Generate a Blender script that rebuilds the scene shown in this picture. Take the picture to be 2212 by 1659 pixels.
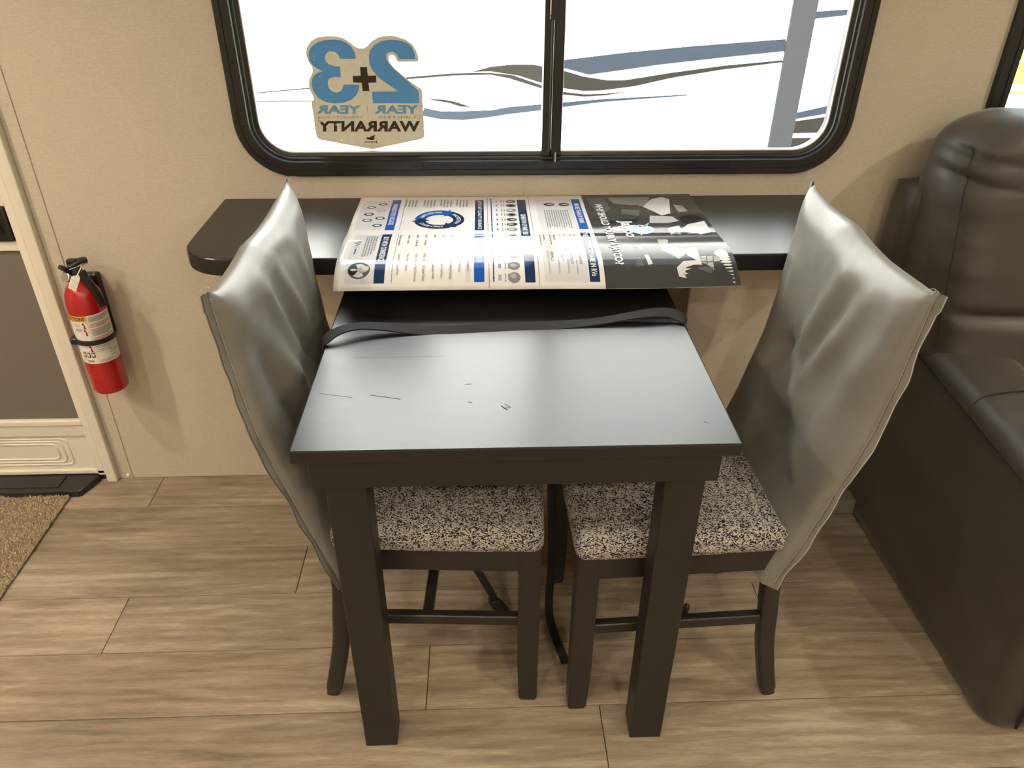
import bpy, bmesh, math, random
from mathutils import Vector, Matrix, noise

# ------------------------------------------------------------------ scene, camera, light
scene = bpy.context.scene
for o in list(bpy.data.objects): bpy.data.objects.remove(o)
C = scene.collection
IW, IH, FPX = 2212.0, 1659.0, 1669.2
PITCH, YAW, ROLL = 0.55706, 0.03946, 0.0056
CAM = Vector((0, -1.7734, 1.4008))
_f = Vector((math.sin(YAW)*math.cos(PITCH), math.cos(YAW)*math.cos(PITCH), -math.sin(PITCH)))
_r0 = Vector((math.cos(YAW), -math.sin(YAW), 0)); _u0 = _r0.cross(_f)
RIGHT = _r0*math.cos(ROLL) + _u0*math.sin(ROLL); UP = -_r0*math.sin(ROLL) + _u0*math.cos(ROLL); FWD = _f
cd = bpy.data.cameras.new('camera'); cam = bpy.data.objects.new('camera', cd); C.objects.link(cam)
cd.sensor_fit = 'HORIZONTAL'; cd.sensor_width = 36; cd.lens = FPX*36/IW; cd.clip_start = .02
m = Matrix((RIGHT, UP, -FWD)).transposed().to_4x4(); m.translation = CAM; cam.matrix_world = m
scene.camera = cam
vs = scene.view_settings
vs.view_transform = 'Standard'; vs.look = 'None'; vs.gamma = 1; vs.exposure = 0.75; vs.use_curve_mapping = False
w = bpy.data.worlds.new('sky'); scene.world = w; w.use_nodes = True
w.node_tree.nodes['Background'].inputs[0].default_value = (.72, .85, 1, 1)
w.node_tree.nodes['Background'].inputs[1].default_value = 2.6
sd = bpy.data.lights.new('sun', 'SUN'); sd.energy = 42; sd.angle = .01; sd.color = (1, .96, .9)
sun = bpy.data.objects.new('sun', sd); C.objects.link(sun)
sun.rotation_euler = Vector((.18, .50, -.85)).to_track_quat('-Z', 'Y').to_euler()
PUCKS = [(-1.55, -.75), (-2.05, -1.25), (-1.5, -1.75), (-.7, -2.45), (.45, -2.5), (1.35, -2.1), (1.9, -.95)]
PUCK_W, PUCK_COL = 6.8, (1, .87, .70)
CEIL = 2.05

# ------------------------------------------------------------------ pixel helpers (direction + known surface)
def ray(px): return FWD + RIGHT*((px[0]-IW/2)/FPX) - UP*((px[1]-IH/2)/FPX)
def onZ(px, z): d = ray(px); return CAM + d*((z-CAM.z)/d.z)
def onY(px, y): d = ray(px); return CAM + d*((y-CAM.y)/d.y)

# ------------------------------------------------------------------ materials
MATS = {}
def mat(name, col=(.5,.5,.5), rough=.5, metal=0, spec=.5, coat=0, coatr=.1):
    if name in MATS: return MATS[name]
    mt = bpy.data.materials.new(name); mt.use_nodes = True; b = mt.node_tree.nodes['Principled BSDF']
    b.inputs['Base Color'].default_value = (*col, 1); b.inputs['Roughness'].default_value = rough
    b.inputs['Metallic'].default_value = metal; b.inputs['Specular IOR Level'].default_value = spec
    b.inputs['Coat Weight'].default_value = coat; b.inputs['Coat Roughness'].default_value = coatr
    MATS[name] = mt; return mt
class NT:
    def __init__(s, mt): s.t = mt.node_tree; s.b = s.t.nodes['Principled BSDF']
    def n(s, kind, ins=None, **kw):
        nd = s.t.nodes.new(kind)
        for k, v in kw.items(): setattr(nd, k, v)
        for k, v in (ins or {}).items(): s.set(nd, k, v)
        return nd
    def set(s, nd, k, v):
        i = nd.inputs[k]
        if isinstance(v, bpy.types.NodeSocket): s.t.links.new(v, i)
        else: i.default_value = v
    def coords(s, scale=(1,1,1), kind='Object', off=None):
        tc = s.n('ShaderNodeTexCoord'); mp = s.n('ShaderNodeMapping', {'Vector': tc.outputs[kind], 'Scale': scale})
        if off is not None: s.set(mp, 'Location', off)
        return mp.outputs[0]
    def noise(s, v, scale, detail=3, rough=.5, dist=0):
        return s.n('ShaderNodeTexNoise', {'Vector': v, 'Scale': scale, 'Detail': detail, 'Roughness': rough, 'Distortion': dist}).outputs[0]
    def ramp(s, fac, stops):
        r = s.n('ShaderNodeValToRGB', {'Fac': fac}); e = r.color_ramp.elements
        while len(e) < len(stops): e.new(.5)
        for el, (p, c) in zip(e, stops): el.position = p; el.color = (*c, 1) if len(c) == 3 else c
        return r.outputs[0]
    def mix(s, fac, a, b, mode='MIX'):
        m_ = s.n('ShaderNodeMix', data_type='RGBA', blend_type=mode)
        s.set(m_, 0, fac); s.set(m_, 6, a); s.set(m_, 7, b); return m_.outputs[2]
    def math(s, op, a, b=0.0):
        m_ = s.n('ShaderNodeMath', operation=op); s.set(m_, 0, a); s.set(m_, 1, b); return m_.outputs[0]
    def bump(s, h, strength=.2, dist=.001):
        s.set(s.b, 'Normal', s.n('ShaderNodeBump', {'Height': h, 'Strength': strength, 'Distance': dist}).outputs[0])

def mk_wall():
    mt = mat('wallpaper', (.5,.4,.28), .55, spec=.3); t = NT(mt)
    v = t.coords((1, 1, 3.5)); n1 = t.noise(v, 95, 4, .65); v2 = t.coords((3, 3, 3)); n2 = t.noise(v2, 160, 2, .6)
    n3 = t.noise(t.coords((1, 1, 9)), 22, 3, .6)
    c = t.ramp(t.math('ADD', t.math('ADD', t.math('MULTIPLY', n1, .38), t.math('MULTIPLY', n2, .47)), t.math('MULTIPLY', n3, .15)),
               [(.36, (.44,.385,.305)), (.5, (.515,.455,.362)), (.64, (.60,.54,.44))])
    t.set(t.b, 'Base Color', c); t.bump(n2, .15, .0006); return mt
def mk_plank():
    mt = mat('wood_plank', rough=.42, spec=.4); t = NT(mt)
    oi = t.n('ShaderNodeObjectInfo'); off = t.n('ShaderNodeCombineXYZ', {0: t.math('MULTIPLY', oi.outputs['Random'], 37.0), 1: t.math('MULTIPLY', oi.outputs['Random'], 91.0), 2: 0.0})
    tc = t.n('ShaderNodeTexCoord'); ad = t.n('ShaderNodeVectorMath', {0: tc.outputs['Object'], 1: off.outputs[0]}, operation='ADD').outputs[0]
    def sc(x, y): return t.n('ShaderNodeMapping', {'Vector': ad, 'Scale': (x, y, 1)}).outputs[0]
    fine0 = t.noise(sc(7, 80), 3.0, 6, .72, .5); fine1 = t.noise(sc(16, 210), 3.0, 4, .7, .3); fine = t.math('ADD', t.math('MULTIPLY', fine0, .62), t.math('MULTIPLY', fine1, .38)); med = t.noise(sc(1.6, 11), 2.2, 4, .6, 1.2); big = t.noise(sc(.9, 3), 1.6, 2, .5)
    wv = t.n('ShaderNodeTexWave', {'Vector': sc(.9, 5.0), 'Scale': 2.2, 'Distortion': 9.0, 'Detail': 3.0, 'Detail Scale': 1.1, 'Detail Roughness': .6}, wave_type='BANDS', bands_direction='Y').outputs['Fac']
    h = t.math('ADD', t.math('MULTIPLY', fine, .36), t.math('ADD', t.math('MULTIPLY', med, .33), t.math('ADD', t.math('MULTIPLY', wv, .05), t.math('MULTIPLY', big, .26))))
    c = t.ramp(h, [(.36, (.145,.108,.073)), (.455, (.235,.181,.126)), (.53, (.308,.245,.175)), (.615, (.44,.365,.27))])
    tone = t.ramp(oi.outputs['Random'], [(0, (.90,.90,.90)), (1, (1.06,1.05,1.04))])
    t.set(t.b, 'Base Color', t.mix(1.0, c, tone, 'MULTIPLY')); t.bump(fine, .12, .0006)
    t.set(t.b, 'Roughness', t.ramp(fine, [(.3, (.5,)*3), (.7, (.38,)*3)])); return mt
def mk_tweed():
    mt = mat('tweed', rough=.85, spec=.2); t = NT(mt)
    wob = t.noise(t.coords(), 120, 2, .5)
    v = t.coords((1, 1.55, 1.55))
    vv = t.n('ShaderNodeVectorMath', {0: v, 1: t.n('ShaderNodeVectorMath', {0: t.n('ShaderNodeTexNoise', {'Vector': v, 'Scale': 90.0}).outputs[1], 1: (.006,.006,.006)}, operation='MULTIPLY').outputs[0]}, operation='ADD').outputs[0]
    vo = t.n('ShaderNodeTexVoronoi', {'Vector': vv, 'Scale': 430.0, 'Randomness': .8})
    sep = t.n('ShaderNodeSeparateColor', {0: vo.outputs['Color']})
    edge = t.n('ShaderNodeTexVoronoi', {'Vector': vv, 'Scale': 430.0, 'Randomness': .8}, feature='DISTANCE_TO_EDGE').outputs['Distance']
    big = t.noise(t.coords((1, .35, 1)), 90, 2, .5)
    r = t.math('ADD', sep.outputs[0], t.math('MULTIPLY', t.math('SUBTRACT', big, .5), .9))
    c1 = t.ramp(r, [(.30, (.018,.014,.014)), (.40, (.50,.455,.41)), (.75, (.74,.70,.65))])
    c = t.mix(t.ramp(edge, [(.02, (1,1,1)), (.10, (0,0,0))]), c1, (.035,.026,.026,1))
    t.set(t.b, 'Base Color', c); t.bump(edge, .6, .004); return mt
def mk_vinyl():
    mt = mat('grey_vinyl', (.14,.13,.115), .38, spec=.62); t = NT(mt)
    v = t.coords(); n1 = t.noise(v, 9, 3, .5); n2 = t.noise(v, 420, 2, .5)
    t.bump(t.math('ADD', t.math('MULTIPLY', n1, 1.0), t.math('MULTIPLY', n2, .03)), .25, .012)
    t.set(t.b, 'Base Color', t.ramp(t.noise(v, 5, 2), [(.3, (.165,.157,.137)), (.7, (.195,.187,.168))]))
    t.set(t.b, 'Roughness', t.ramp(t.noise(v, 14, 3), [(.3, (.35,)*3), (.7, (.45,)*3)])); return mt
def mk_sofa():
    mt = mat('taupe_leatherette', (.085,.07,.058), .52, spec=.55); t = NT(mt)
    v = t.coords((1,1,1)); n1 = t.noise(v, 900, 2, .6); n2 = t.noise(v, 7, 3, .5); t.b.inputs['Sheen Weight'].default_value = .45; t.b.inputs['Sheen Roughness'].default_value = .35; t.b.inputs['Sheen Tint'].default_value = (.9,.82,.7,1)
    t.set(t.b, 'Base Color', t.ramp(n2, [(.3, (.036,.0295,.0225)), (.7, (.046,.038,.029))]))
    t.bump(t.math('ADD', t.math('MULTIPLY', n1, .04), n2), .2, .008); return mt
def mk_laminate():
    mt = mat('black_laminate', (.012,.011,.010), .30, spec=.45); t = NT(mt)
    v = t.coords((1, 6, 1)); n = t.noise(v, 14, 4, .6); sp = t.noise(t.coords((.5, 8, 1)), 8, 2, .5, .5)
    t.set(t.b, 'Roughness', t.ramp(t.math('ADD', t.math('MULTIPLY', n, .6), t.math('MULTIPLY', sp, .4)), [(.3, (.285,)*3), (.7, (.315,)*3)])); return mt
def mk_rug():
    mt = mat('rug_pile', rough=.95, spec=.1); t = NT(mt); v = t.coords()
    t.set(t.b, 'Base Color', t.ramp(t.noise(v, 160, 3, .7), [(.3, (.28,.21,.13)), (.5, (.46,.37,.25)), (.7, (.62,.53,.39))])); return mt
def mk_ground(name, a, b, sc):
    mt = mat(name, rough=.95, spec=.1); t = NT(mt)
    t.set(t.b, 'Base Color', t.ramp(t.noise(t.coords(), sc, 5, .7), [(.3, a), (.7, b)])); return mt
def mk_glass():
    mt = bpy.data.materials.new('window_glass'); mt.use_nodes = True; nt = mt.node_tree; nt.nodes.clear()
    o = nt.nodes.new('ShaderNodeOutputMaterial'); mx = nt.nodes.new('ShaderNodeMixShader'); tr = nt.nodes.new('ShaderNodeBsdfTransparent'); gl = nt.nodes.new('ShaderNodeBsdfGlossy'); fr = nt.nodes.new('ShaderNodeLayerWeight'); pw = nt.nodes.new('ShaderNodeMath'); pw.operation = 'POWER'; pw.inputs[1].default_value = 4.0; ma = nt.nodes.new('ShaderNodeMath'); ma.operation = 'MULTIPLY_ADD'; ma.inputs[1].default_value = .9; ma.inputs[2].default_value = .05
    tr.inputs[0].default_value = (.93,.96,.95,1); gl.inputs['Roughness'].default_value = .02; nt.links.new(fr.outputs['Facing'], pw.inputs[0]); nt.links.new(pw.outputs[0], ma.inputs[0])
    nt.links.new(ma.outputs[0], mx.inputs[0]); nt.links.new(tr.outputs[0], mx.inputs[1]); nt.links.new(gl.outputs[0], mx.inputs[2]); nt.links.new(mx.outputs[0], o.inputs[0]); return mt
def mk_screen():
    mt = bpy.data.materials.new('insect_mesh'); mt.use_nodes = True; nt = mt.node_tree; nt.nodes.clear()
    o = nt.nodes.new('ShaderNodeOutputMaterial'); mx = nt.nodes.new('ShaderNodeMixShader'); tr = nt.nodes.new('ShaderNodeBsdfTransparent'); df = nt.nodes.new('ShaderNodeBsdfDiffuse')
    tc = nt.nodes.new('ShaderNodeTexCoord'); wv = nt.nodes.new('ShaderNodeTexWave'); wv.bands_direction = 'Z'; wv.inputs['Scale'].default_value = 200
    mr = nt.nodes.new('ShaderNodeMapRange'); mr.inputs[3].default_value = .20; mr.inputs[4].default_value = .28
    nt.links.new(tc.outputs['Object'], wv.inputs[0]); nt.links.new(wv.outputs['Fac'], mr.inputs[0]); nt.links.new(mr.outputs[0], mx.inputs[0])
    df.inputs[0].default_value = (.05,.05,.045,1)
    nt.links.new(tr.outputs[0], mx.inputs[1]); nt.links.new(df.outputs[0], mx.inputs[2]); nt.links.new(mx.outputs[0], o.inputs[0]); return mt
def mk_film(name, col, tw=.5):
    mt = bpy.data.materials.new(name); mt.use_nodes = True; nt = mt.node_tree; nt.nodes.clear()
    o = nt.nodes.new('ShaderNodeOutputMaterial'); mx = nt.nodes.new('ShaderNodeMixShader'); tl = nt.nodes.new('ShaderNodeBsdfTranslucent'); df = nt.nodes.new('ShaderNodeBsdfDiffuse')
    tc = nt.nodes.new('ShaderNodeTexCoord'); ns = nt.nodes.new('ShaderNodeTexNoise'); ns.inputs['Scale'].default_value = 90; ns.inputs['Detail'].default_value = 3
    rp = nt.nodes.new('ShaderNodeValToRGB'); rp.color_ramp.elements[0].color = (*[c*.93 for c in col], 1); rp.color_ramp.elements[1].color = (*[min(1, c*1.08) for c in col], 1)
    nt.links.new(tc.outputs['Object'], ns.inputs['Vector']); nt.links.new(ns.outputs[0], rp.inputs[0])
    nt.links.new(rp.outputs[0], df.inputs[0]); nt.links.new(rp.outputs[0], tl.inputs[0])
    mx.inputs[0].default_value = tw
    nt.links.new(df.outputs[0], mx.inputs[1]); nt.links.new(tl.outputs[0], mx.inputs[2]); nt.links.new(mx.outputs[0], o.inputs[0]); MATS[name] = mt; return mt
def mk_emit(name, col, s):
    mt = bpy.data.materials.new(name); mt.use_nodes = True; b = mt.node_tree.nodes['Principled BSDF']
    b.inputs['Emission Color'].default_value = (*col, 1); b.inputs['Emission Strength'].default_value = s; return mt
WALL, PLANK, TWEED, VINYL, SOFA, LAM, RUG = mk_wall(), mk_plank(), mk_tweed(), mk_vinyl(), mk_sofa(), mk_laminate(), mk_rug()
GLASS, SCREEN = mk_glass(), mk_screen()
DARKWOOD = mat('dark_stained_wood', (.021,.018,.015), .38, spec=.4)
BLACKM = mat('black_window_frame', (.013,.012,.011), .32, spec=.5)
BLACKP = mat('black_plastic', (.012,.012,.012), .42)
RUBBER = mat('black_rubber', (.022,.021,.019), .6)
WHITEP = mat('white_door_paint', (.74,.69,.59), .4)
TRIMP = mat('cream_trim', (.70,.65,.55), .4)
GREYP = mat('grey_door_panel', (.16,.145,.118), .7, spec=.2)
CHROME = mat('chrome', (.75,.74,.72), .15, 1)
RED = mat('red_enamel', (.40,.004,.006), .25, coat=.7, coatr=.03)
PAPER = mat('poster_paper', (.64,.615,.59), .10, spec=.20)
WHITELAB = mat('label_white', (.72,.69,.64), .35)

# ------------------------------------------------------------------ mesh helpers
def root_loc(p):
    while p.parent: p = p.parent
    return p.location.copy()
def obj(name, bm, mt, parent=None, world=True, smooth=False, label=None, kind=None):
    if parent is not None and world: bmesh.ops.translate(bm, verts=bm.verts, vec=-root_loc(parent))
    me = bpy.data.meshes.new(name); bmesh.ops.recalc_face_normals(bm, faces=bm.faces); bm.to_mesh(me); bm.free()
    for mm in (mt if isinstance(mt, (list, tuple)) else [mt]): me.materials.append(mm)
    if smooth:
        for p in me.polygons: p.use_smooth = True
    o = bpy.data.objects.new(name, me); C.objects.link(o)
    if parent is not None: o.parent = parent
    if label: o['label'] = label
    if kind: o['kind'] = kind
    return o
def tag(o, label, cat, group=None):
    o['label'] = label; o['category'] = cat
    if group: o['group'] = group
    return o
def thing(name, label, cat, loc=(0,0,0), rz=0, group=None):
    o = bpy.data.objects.new(name, None); C.objects.link(o); o.location = loc; o.rotation_euler = (0,0,rz); o.empty_display_size = .05
    return tag(o, label, cat, group)
def struct(name, bm, mt, parent=None, **k):
    o = obj(name, bm, mt, parent, **k)
    if parent is None: o['kind'] = 'structure'
    return o
def NB(): return bmesh.new()
def box(bm, x0, x1, y0, y1, z0, z1, bev=0, seg=2):
    r = bmesh.ops.create_cube(bm, size=1); v = r['verts']
    bmesh.ops.scale(bm, vec=(abs(x1-x0), abs(y1-y0), abs(z1-z0)), verts=v); bmesh.ops.translate(bm, vec=((x0+x1)/2, (y0+y1)/2, (z0+z1)/2), verts=v)
    if bev:
        ed = list({e for vv in v for e in vv.link_edges}); bmesh.ops.bevel(bm, geom=ed, offset=bev, segments=seg, affect='EDGES', profile=.5)
    return bm
def bx(*a, **k): return box(NB(), *a, **k)
def sweep(bm, path, prof, closed=False, cap=True, ups=None, scales=None):
    """sweep 2D profile [(a,b)] along path; a along side vector, b along up"""
    path = [Vector(p) for p in path]; n = len(path); rings = []; side = None
    for i in range(n):
        t = (path[min(i+1, n-1)] - path[max(i-1, 0)])
        if closed: t = path[(i+1) % n] - path[(i-1) % n]
        t.normalize()
        up = Vector(ups[i]) if ups else Vector((0,0,1))
        if abs(t.dot(up)) > .97 and not ups: up = Vector((0,1,0)) if side is None else side.cross(t)
        s = t.cross(up); s.normalize(); u = s.cross(t)
        if side is not None and not ups and s.dot(side) < 0: s = -s; u = -u
        side = s; k = scales[i] if scales else 1
        rings.append([bm.verts.new(path[i] + s*a*k + u*b*k) for a, b in prof])
    m_ = len(prof)
    for i in range(n if closed else n-1):
        A, B = rings[i], rings[(i+1) % n]
        for j in range(m_): bm.faces.new((A[j], A[(j+1) % m_], B[(j+1) % m_], B[j]))
    if cap and not closed: bm.faces.new(rings[0][::-1]); bm.faces.new(rings[-1])
    return bm
def circ(r, n=10): return [(r*math.cos(2*math.pi*i/n), r*math.sin(2*math.pi*i/n)) for i in range(n)]
def tube(path, r, n=10, closed=False, scales=None, bm=None): return sweep(bm or NB(), path, circ(r, n), closed, scales=scales)
def smooth_path(pts, k=6, closed=False):
    pts = [Vector(p) for p in pts]; n = len(pts); out = []
    for i in range(n if closed else n-1):
        g = (lambda j: pts[j % n]) if closed else (lambda j: pts[max(0, min(n-1, j))])
        p0, p1, p2, p3 = g(i-1), g(i), g(i+1), g(i+2)
        for q in range(k):
            t = q/k; out.append(.5*((2*p1) + (p2-p0)*t + (2*p0-5*p1+4*p2-p3)*t*t + (3*p1-p0-3*p2+p3)*t**3))
    if not closed: out.append(pts[-1])
    return out
def lathe(prof, c, n=40, axis=None, bm=None):
    """prof [(r,h)], around +z at c (or axis)"""
    bm = bm or NB(); rings = []; M = Vector((0,0,1)).rotation_difference(Vector(axis)).to_matrix() if axis else Matrix.Identity(3); c = Vector(c)
    for r, h in prof:
        rings.append([bm.verts.new(c + M @ Vector((r*math.cos(2*math.pi*i/n), r*math.sin(2*math.pi*i/n), h))) for i in range(n)])
    for a, b in zip(rings, rings[1:]):
        for i in range(n): bm.faces.new((a[i], a[(i+1) % n], b[(i+1) % n], b[i]))
    if prof[0][0] > 1e-6: bm.faces.new(rings[0][::-1])
    if prof[-1][0] > 1e-6: bm.faces.new(rings[-1])
    bmesh.ops.remove_doubles(bm, verts=bm.verts, dist=1e-6); return bm
def rbox(c, size, r, n=(8,8,8), deform=None, bm=None):
    """rounded box from gridded faces; deform(p, normalised) -> p"""
    bm = bm or NB(); h = Vector(size)/2; c = Vector(c); seen = {}
    def V(i, j, k):
        key = (i, j, k)
        if key in seen: return seen[key]
        u = Vector((2*i/n[0]-1, 2*j/n[1]-1, 2*k/n[2]-1))
        p = Vector((u.x*h.x, u.y*h.y, u.z*h.z)); q = Vector([max(-(h[a]-r), min(h[a]-r, p[a])) for a in range(3)])
        d = p-q
        if d.length > 1e-9: p = q + d.normalized()*min(r, d.length if sum(abs(x) > 1e-9 for x in d) == 1 else r)
        p = p + c
        if deform: p = deform(p, u)
        seen[key] = bm.verts.new(p); return seen[key]
    def quad(a, b, c_, d): bm.faces.new((a, b, c_, d))
    for i in range(n[0]):
        for j in range(n[1]):
            for k in (0, n[2]): quad(V(i,j,k), V(i+1,j,k), V(i+1,j+1,k), V(i,j+1,k))
    for i in range(n[0]):
        for k in range(n[2]):
            for j in (0, n[1]): quad(V(i,j,k), V(i+1,j,k), V(i+1,j,k+1), V(i,j,k+1))
    for j in range(n[1]):
        for k in range(n[2]):
            for i in (0, n[0]): quad(V(i,j,k), V(i,j+1,k), V(i,j+1,k+1), V(i,j,k+1))
    return bm
def rr(x0, x1, z0, z1, r, n=8):
    pts = []
    for cx, cz, a0 in ((x1-r, z1-r, 0), (x0+r, z1-r, 90), (x0+r, z0+r, 180), (x1-r, z0+r, 270)):
        for i in range(n+1):
            a = math.radians(a0 + 90*i/n); pts.append((cx + r*math.cos(a), cz + r*math.sin(a)))
    return pts
def poly_extrude(bm, pts2, y0, y1, holes=(), plane='XZ'):
    def P(a, b, y): return (a, y, b) if plane == 'XZ' else (a, b, y)
    loops = [pts2] + list(holes); ed = []; bmv = []
    for lp in loops:
        vs_ = [bm.verts.new(P(a, b, y0)) for a, b in lp]; bmv += vs_
        for i in range(len(vs_)): ed.append(bm.edges.new((vs_[i], vs_[(i+1) % len(vs_)])))
    g = bmesh.ops.triangle_fill(bm, use_beauty=True, use_dissolve=False, edges=ed)
    fs = [f for f in g['geom'] if isinstance(f, bmesh.types.BMFace)]
    if y1 != y0:
        e = bmesh.ops.extrude_face_region(bm, geom=fs); nv = [v for v in e['geom'] if isinstance(v, bmesh.types.BMVert)]
        bmesh.ops.translate(bm, verts=nv, vec=(0, y1-y0, 0) if plane == 'XZ' else (0, 0, y1-y0))
    return bm
def ring_loft(bm, loops, closed_ends=False):
    rings = [[bm.verts.new(p) for p in lp] for lp in loops]
    for a, b in zip(rings, rings[1:]):
        for i in range(len(a)): bm.faces.new((a[i], a[(i+1) % len(a)], b[(i+1) % len(b)], b[i]))
    return bm
_tc = {}
def text2d(s, bold=0.0, res=2):
    """verts normalised to 0..1 box + faces, aspect"""
    k = (s, bold, res)
    if k in _tc: return _tc[k]
    cu = bpy.data.curves.new('t', 'FONT'); cu.body = s; cu.offset = bold; cu.resolution_u = res; o = bpy.data.objects.new('t', cu); C.objects.link(o)
    dg = bpy.context.evaluated_depsgraph_get(); me = o.evaluated_get(dg).to_mesh()
    V = [(v.co.x, v.co.y) for v in me.vertices]; F = [tuple(p.vertices) for p in me.polygons]
    o.evaluated_get(dg).to_mesh_clear(); bpy.data.objects.remove(o); bpy.data.curves.remove(cu)
    if not V: V, F = [(0,0),(1,0),(1,1)], [(0,1,2)]
    x0, x1 = min(v[0] for v in V), max(v[0] for v in V); y0, y1 = min(v[1] for v in V), max(v[1] for v in V)
    _tc[k] = ([((x-x0)/(x1-x0), (y-y0)/(y1-y0)) for x, y in V], F, (x1-x0)/(y1-y0)); return _tc[k]
def text_bm(bm, s, fn, bold=0.0, res=2):
    V, F, _ = text2d(s, bold, res); vs_ = [bm.verts.new(fn(u, v)) for u, v in V]
    for f in F:
        try: bm.faces.new([vs_[i] for i in f])
        except ValueError: pass
    return bm

# ------------------------------------------------------------------ the room
XL, XR, YB = -2.6, 2.7, -2.65
WTOP = 1.74; WIN1 = (-.522, .813, .892, WTOP-.024, .10); WIN2 = (1.16, 2.3, .892, WTOP-.024, .02)
outline = [(XL, 0), (-1.9, 0), (-1.9, 1.9), (-1.06, 1.9), (-1.06, 0), (XR, 0), (XR, CEIL), (XL, CEIL)]
struct('wall_back', poly_extrude(NB(), outline, 0, .05, [rr(*WIN1), rr(*WIN2, 3)]), WALL)
struct('wall_left', bx(XL-.05, XL, YB, .05, 0, CEIL), WALL); struct('wall_right', bx(XR, XR+.05, YB, .05, 0, CEIL), WALL)
struct('wall_front', bx(XL, XR, YB-.05, YB, 0, CEIL), WALL)
struct('ceiling', bx(XL-.05, XR+.05, YB-.05, .05, CEIL, CEIL+.06), mat('ceiling_white', (.78,.75,.68), .6))
floor = struct('floor', bx(XL-.05, XR+.05, YB-.05, .05, -.06, -.004), mat('floor_joint', (.07,.05,.033), .8))
PW, P0, PL = .16196, -.1308, 1.49
known = {0: -.925, 2: -.462, 3: -.852, 4: -.133, 5: .223}
random.seed(5)
def plank_mesh():
    bm = NB(); box(bm, 0, PL-.0012, -PW+.0012, 0, -.004, 0, .0007, 1); return bm
base_plank = None
for k in range(0, 17):
    y1 = 0.0 if k == 0 else P0-(k-1)*PW; y0 = max(P0-k*PW, YB)
    if y1 <= YB: break
    j = known.get(k, random.uniform(-1.2, .3))
    while j > XL: j -= PL
    while j < XR:
        a, b = max(j, XL), min(j+PL, XR)
        if b-a > .02: obj('plank', bx(a+.0008, b-.0008, y0+.0008, y1-.0008, -.004, 0, .0008, 1), PLANK, floor)
        j += PL
# boxed-in ledge behind the dining set and low plinth beside the sofa
struct('trim_1', bx(.462, .76, -.20, 0, 0, .778, .002, 1), WALL)
struct('trim_2', bx(.76, 1.6, -.218, 0, 0, .045, .004, 2), mat('grey_plinth', (.24,.225,.20), .3))
struct('trim_3', bx(-1.047, -1.012, -.0025, 0, 0, 1.98, .001, 1), WALL)
t3 = bpy.data.objects['trim_3']
obj('screw_cover', lathe([(.0, .004), (.004, .003), (.006, 0)], (-1.022, -.003, .012), 12, (0,-1,0)), mat('white_button', (.8,.78,.72), .35), t3, smooth=True)
struct('trim_4', bx(.094, .0952, -.0006, 0, .80, .868), mat('wall_joint', (.42,.35,.26), .6))

# ------------------------------------------------------------------ windows
def window(name, x0, x1, z0, z1, ro, gw):
    """frame as nested rounded rings; gw = width frame->glass"""
    r0 = ro
    def L(i, y): return [(a, y, b) for a, b in rr(x0+i, x1-i, z0+i, z1-i, max(r0-i, .008), 10)]
    seq = [(0, 0), (0, -.010), (.003, -.0125), (.0135, -.0125), (.0145, -.0105), (.024, -.0105), (.025, -.013), (.033, -.013), (.036, -.007), (.041, -.007), (.043, .001), (gw, .003), (gw, .030), (.018, .032)]
    bm = NB(); ring_loft(bm, [L(i, y) for i, y in seq])
    return struct(name, bm, BLACKM, smooth=False)
w1 = window('window_1', -.546, .837, .868, WTOP, .122, .050)
for p in w1.data.polygons: p.use_smooth = False
SCR = [(-.415,.887), (-.274,.888), (-.133,.888), (.005,.889), (.146,.889), (.286,.889), (.429,.889), (.571,.889), (.711,.889), (-.527,1.112), (-.524,.984), (-.527,1.24), (-.527,1.37), (.818,1.0), (.818,1.12), (.818,1.24), (.818,1.37)]
for x, z in SCR: obj('screw', lathe([(0, .0022), (.0022, .002), (.0034, .0008), (.0036, -.001)], (x, -.0105, z), 10, (0,-1,0)), BLACKP, w1, smooth=True)
def gloop(x0, x1, z0, z1, r): return rr(x0, x1, z0, z1, r, 8)
gl = obj('pane', poly_extrude(NB(), [(-.500,WTOP-.046)]+[p for p in rr(-.500, .3, .912, 1.5, .072, 8) if p[0] < -.3 and p[1] < 1.2]+[(.140,.912), (.140,WTOP-.046)], .020, .020), GLASS, w1)
gr = obj('pane', poly_extrude(NB(), [(.168,WTOP-.046), (.168,.912)]+[p for p in rr(.0, .789, .912, 1.5, .072, 8) if p[0] > .5 and p[1] < 1.2]+[(.789,WTOP-.046)], .024, .024), GLASS, w1)
obj('insect_screen', poly_extrude(NB(), [(.172,WTOP-.05), (.172,.918)]+[p for p in rr(.0, .783, .918, 1.5, .068, 8) if p[0] > .5 and p[1] < 1.2]+[(.783,WTOP-.05)], .006, .006), SCREEN, w1)
mu = obj('mullion', bx(.134, .154, -.006, .03, .910, WTOP-.042, .002, 2), BLACKM, w1)
box_bm = bx(.155, .178, -.010, .012, .912, WTOP-.042, .003, 2); obj('sash_stile', box_bm, BLACKM, w1)
obj('sash_edge', bx(.1485, .1515, -.0085, -.005, .92, WTOP-.05, .0006, 1), mat('worn_edge', (.16,.15,.13), .3, .6), w1)
lt = obj('latch', bx(.144, .176, -.020, -.008, 1.195, 1.30, .002, 2), BLACKM, w1); obj('latch_edge', bx(.1435, .146, -.0212, -.0198, 1.205, 1.29), CHROME, lt)
obj('corner_clip', bx(.160, .168, -.016, -.009, .896, .938, .001, 1), BLACKM, w1); obj('corner_clip', bx(.1635, .1655, -.0175, -.016, .900, .922), CHROME, w1)
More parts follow.
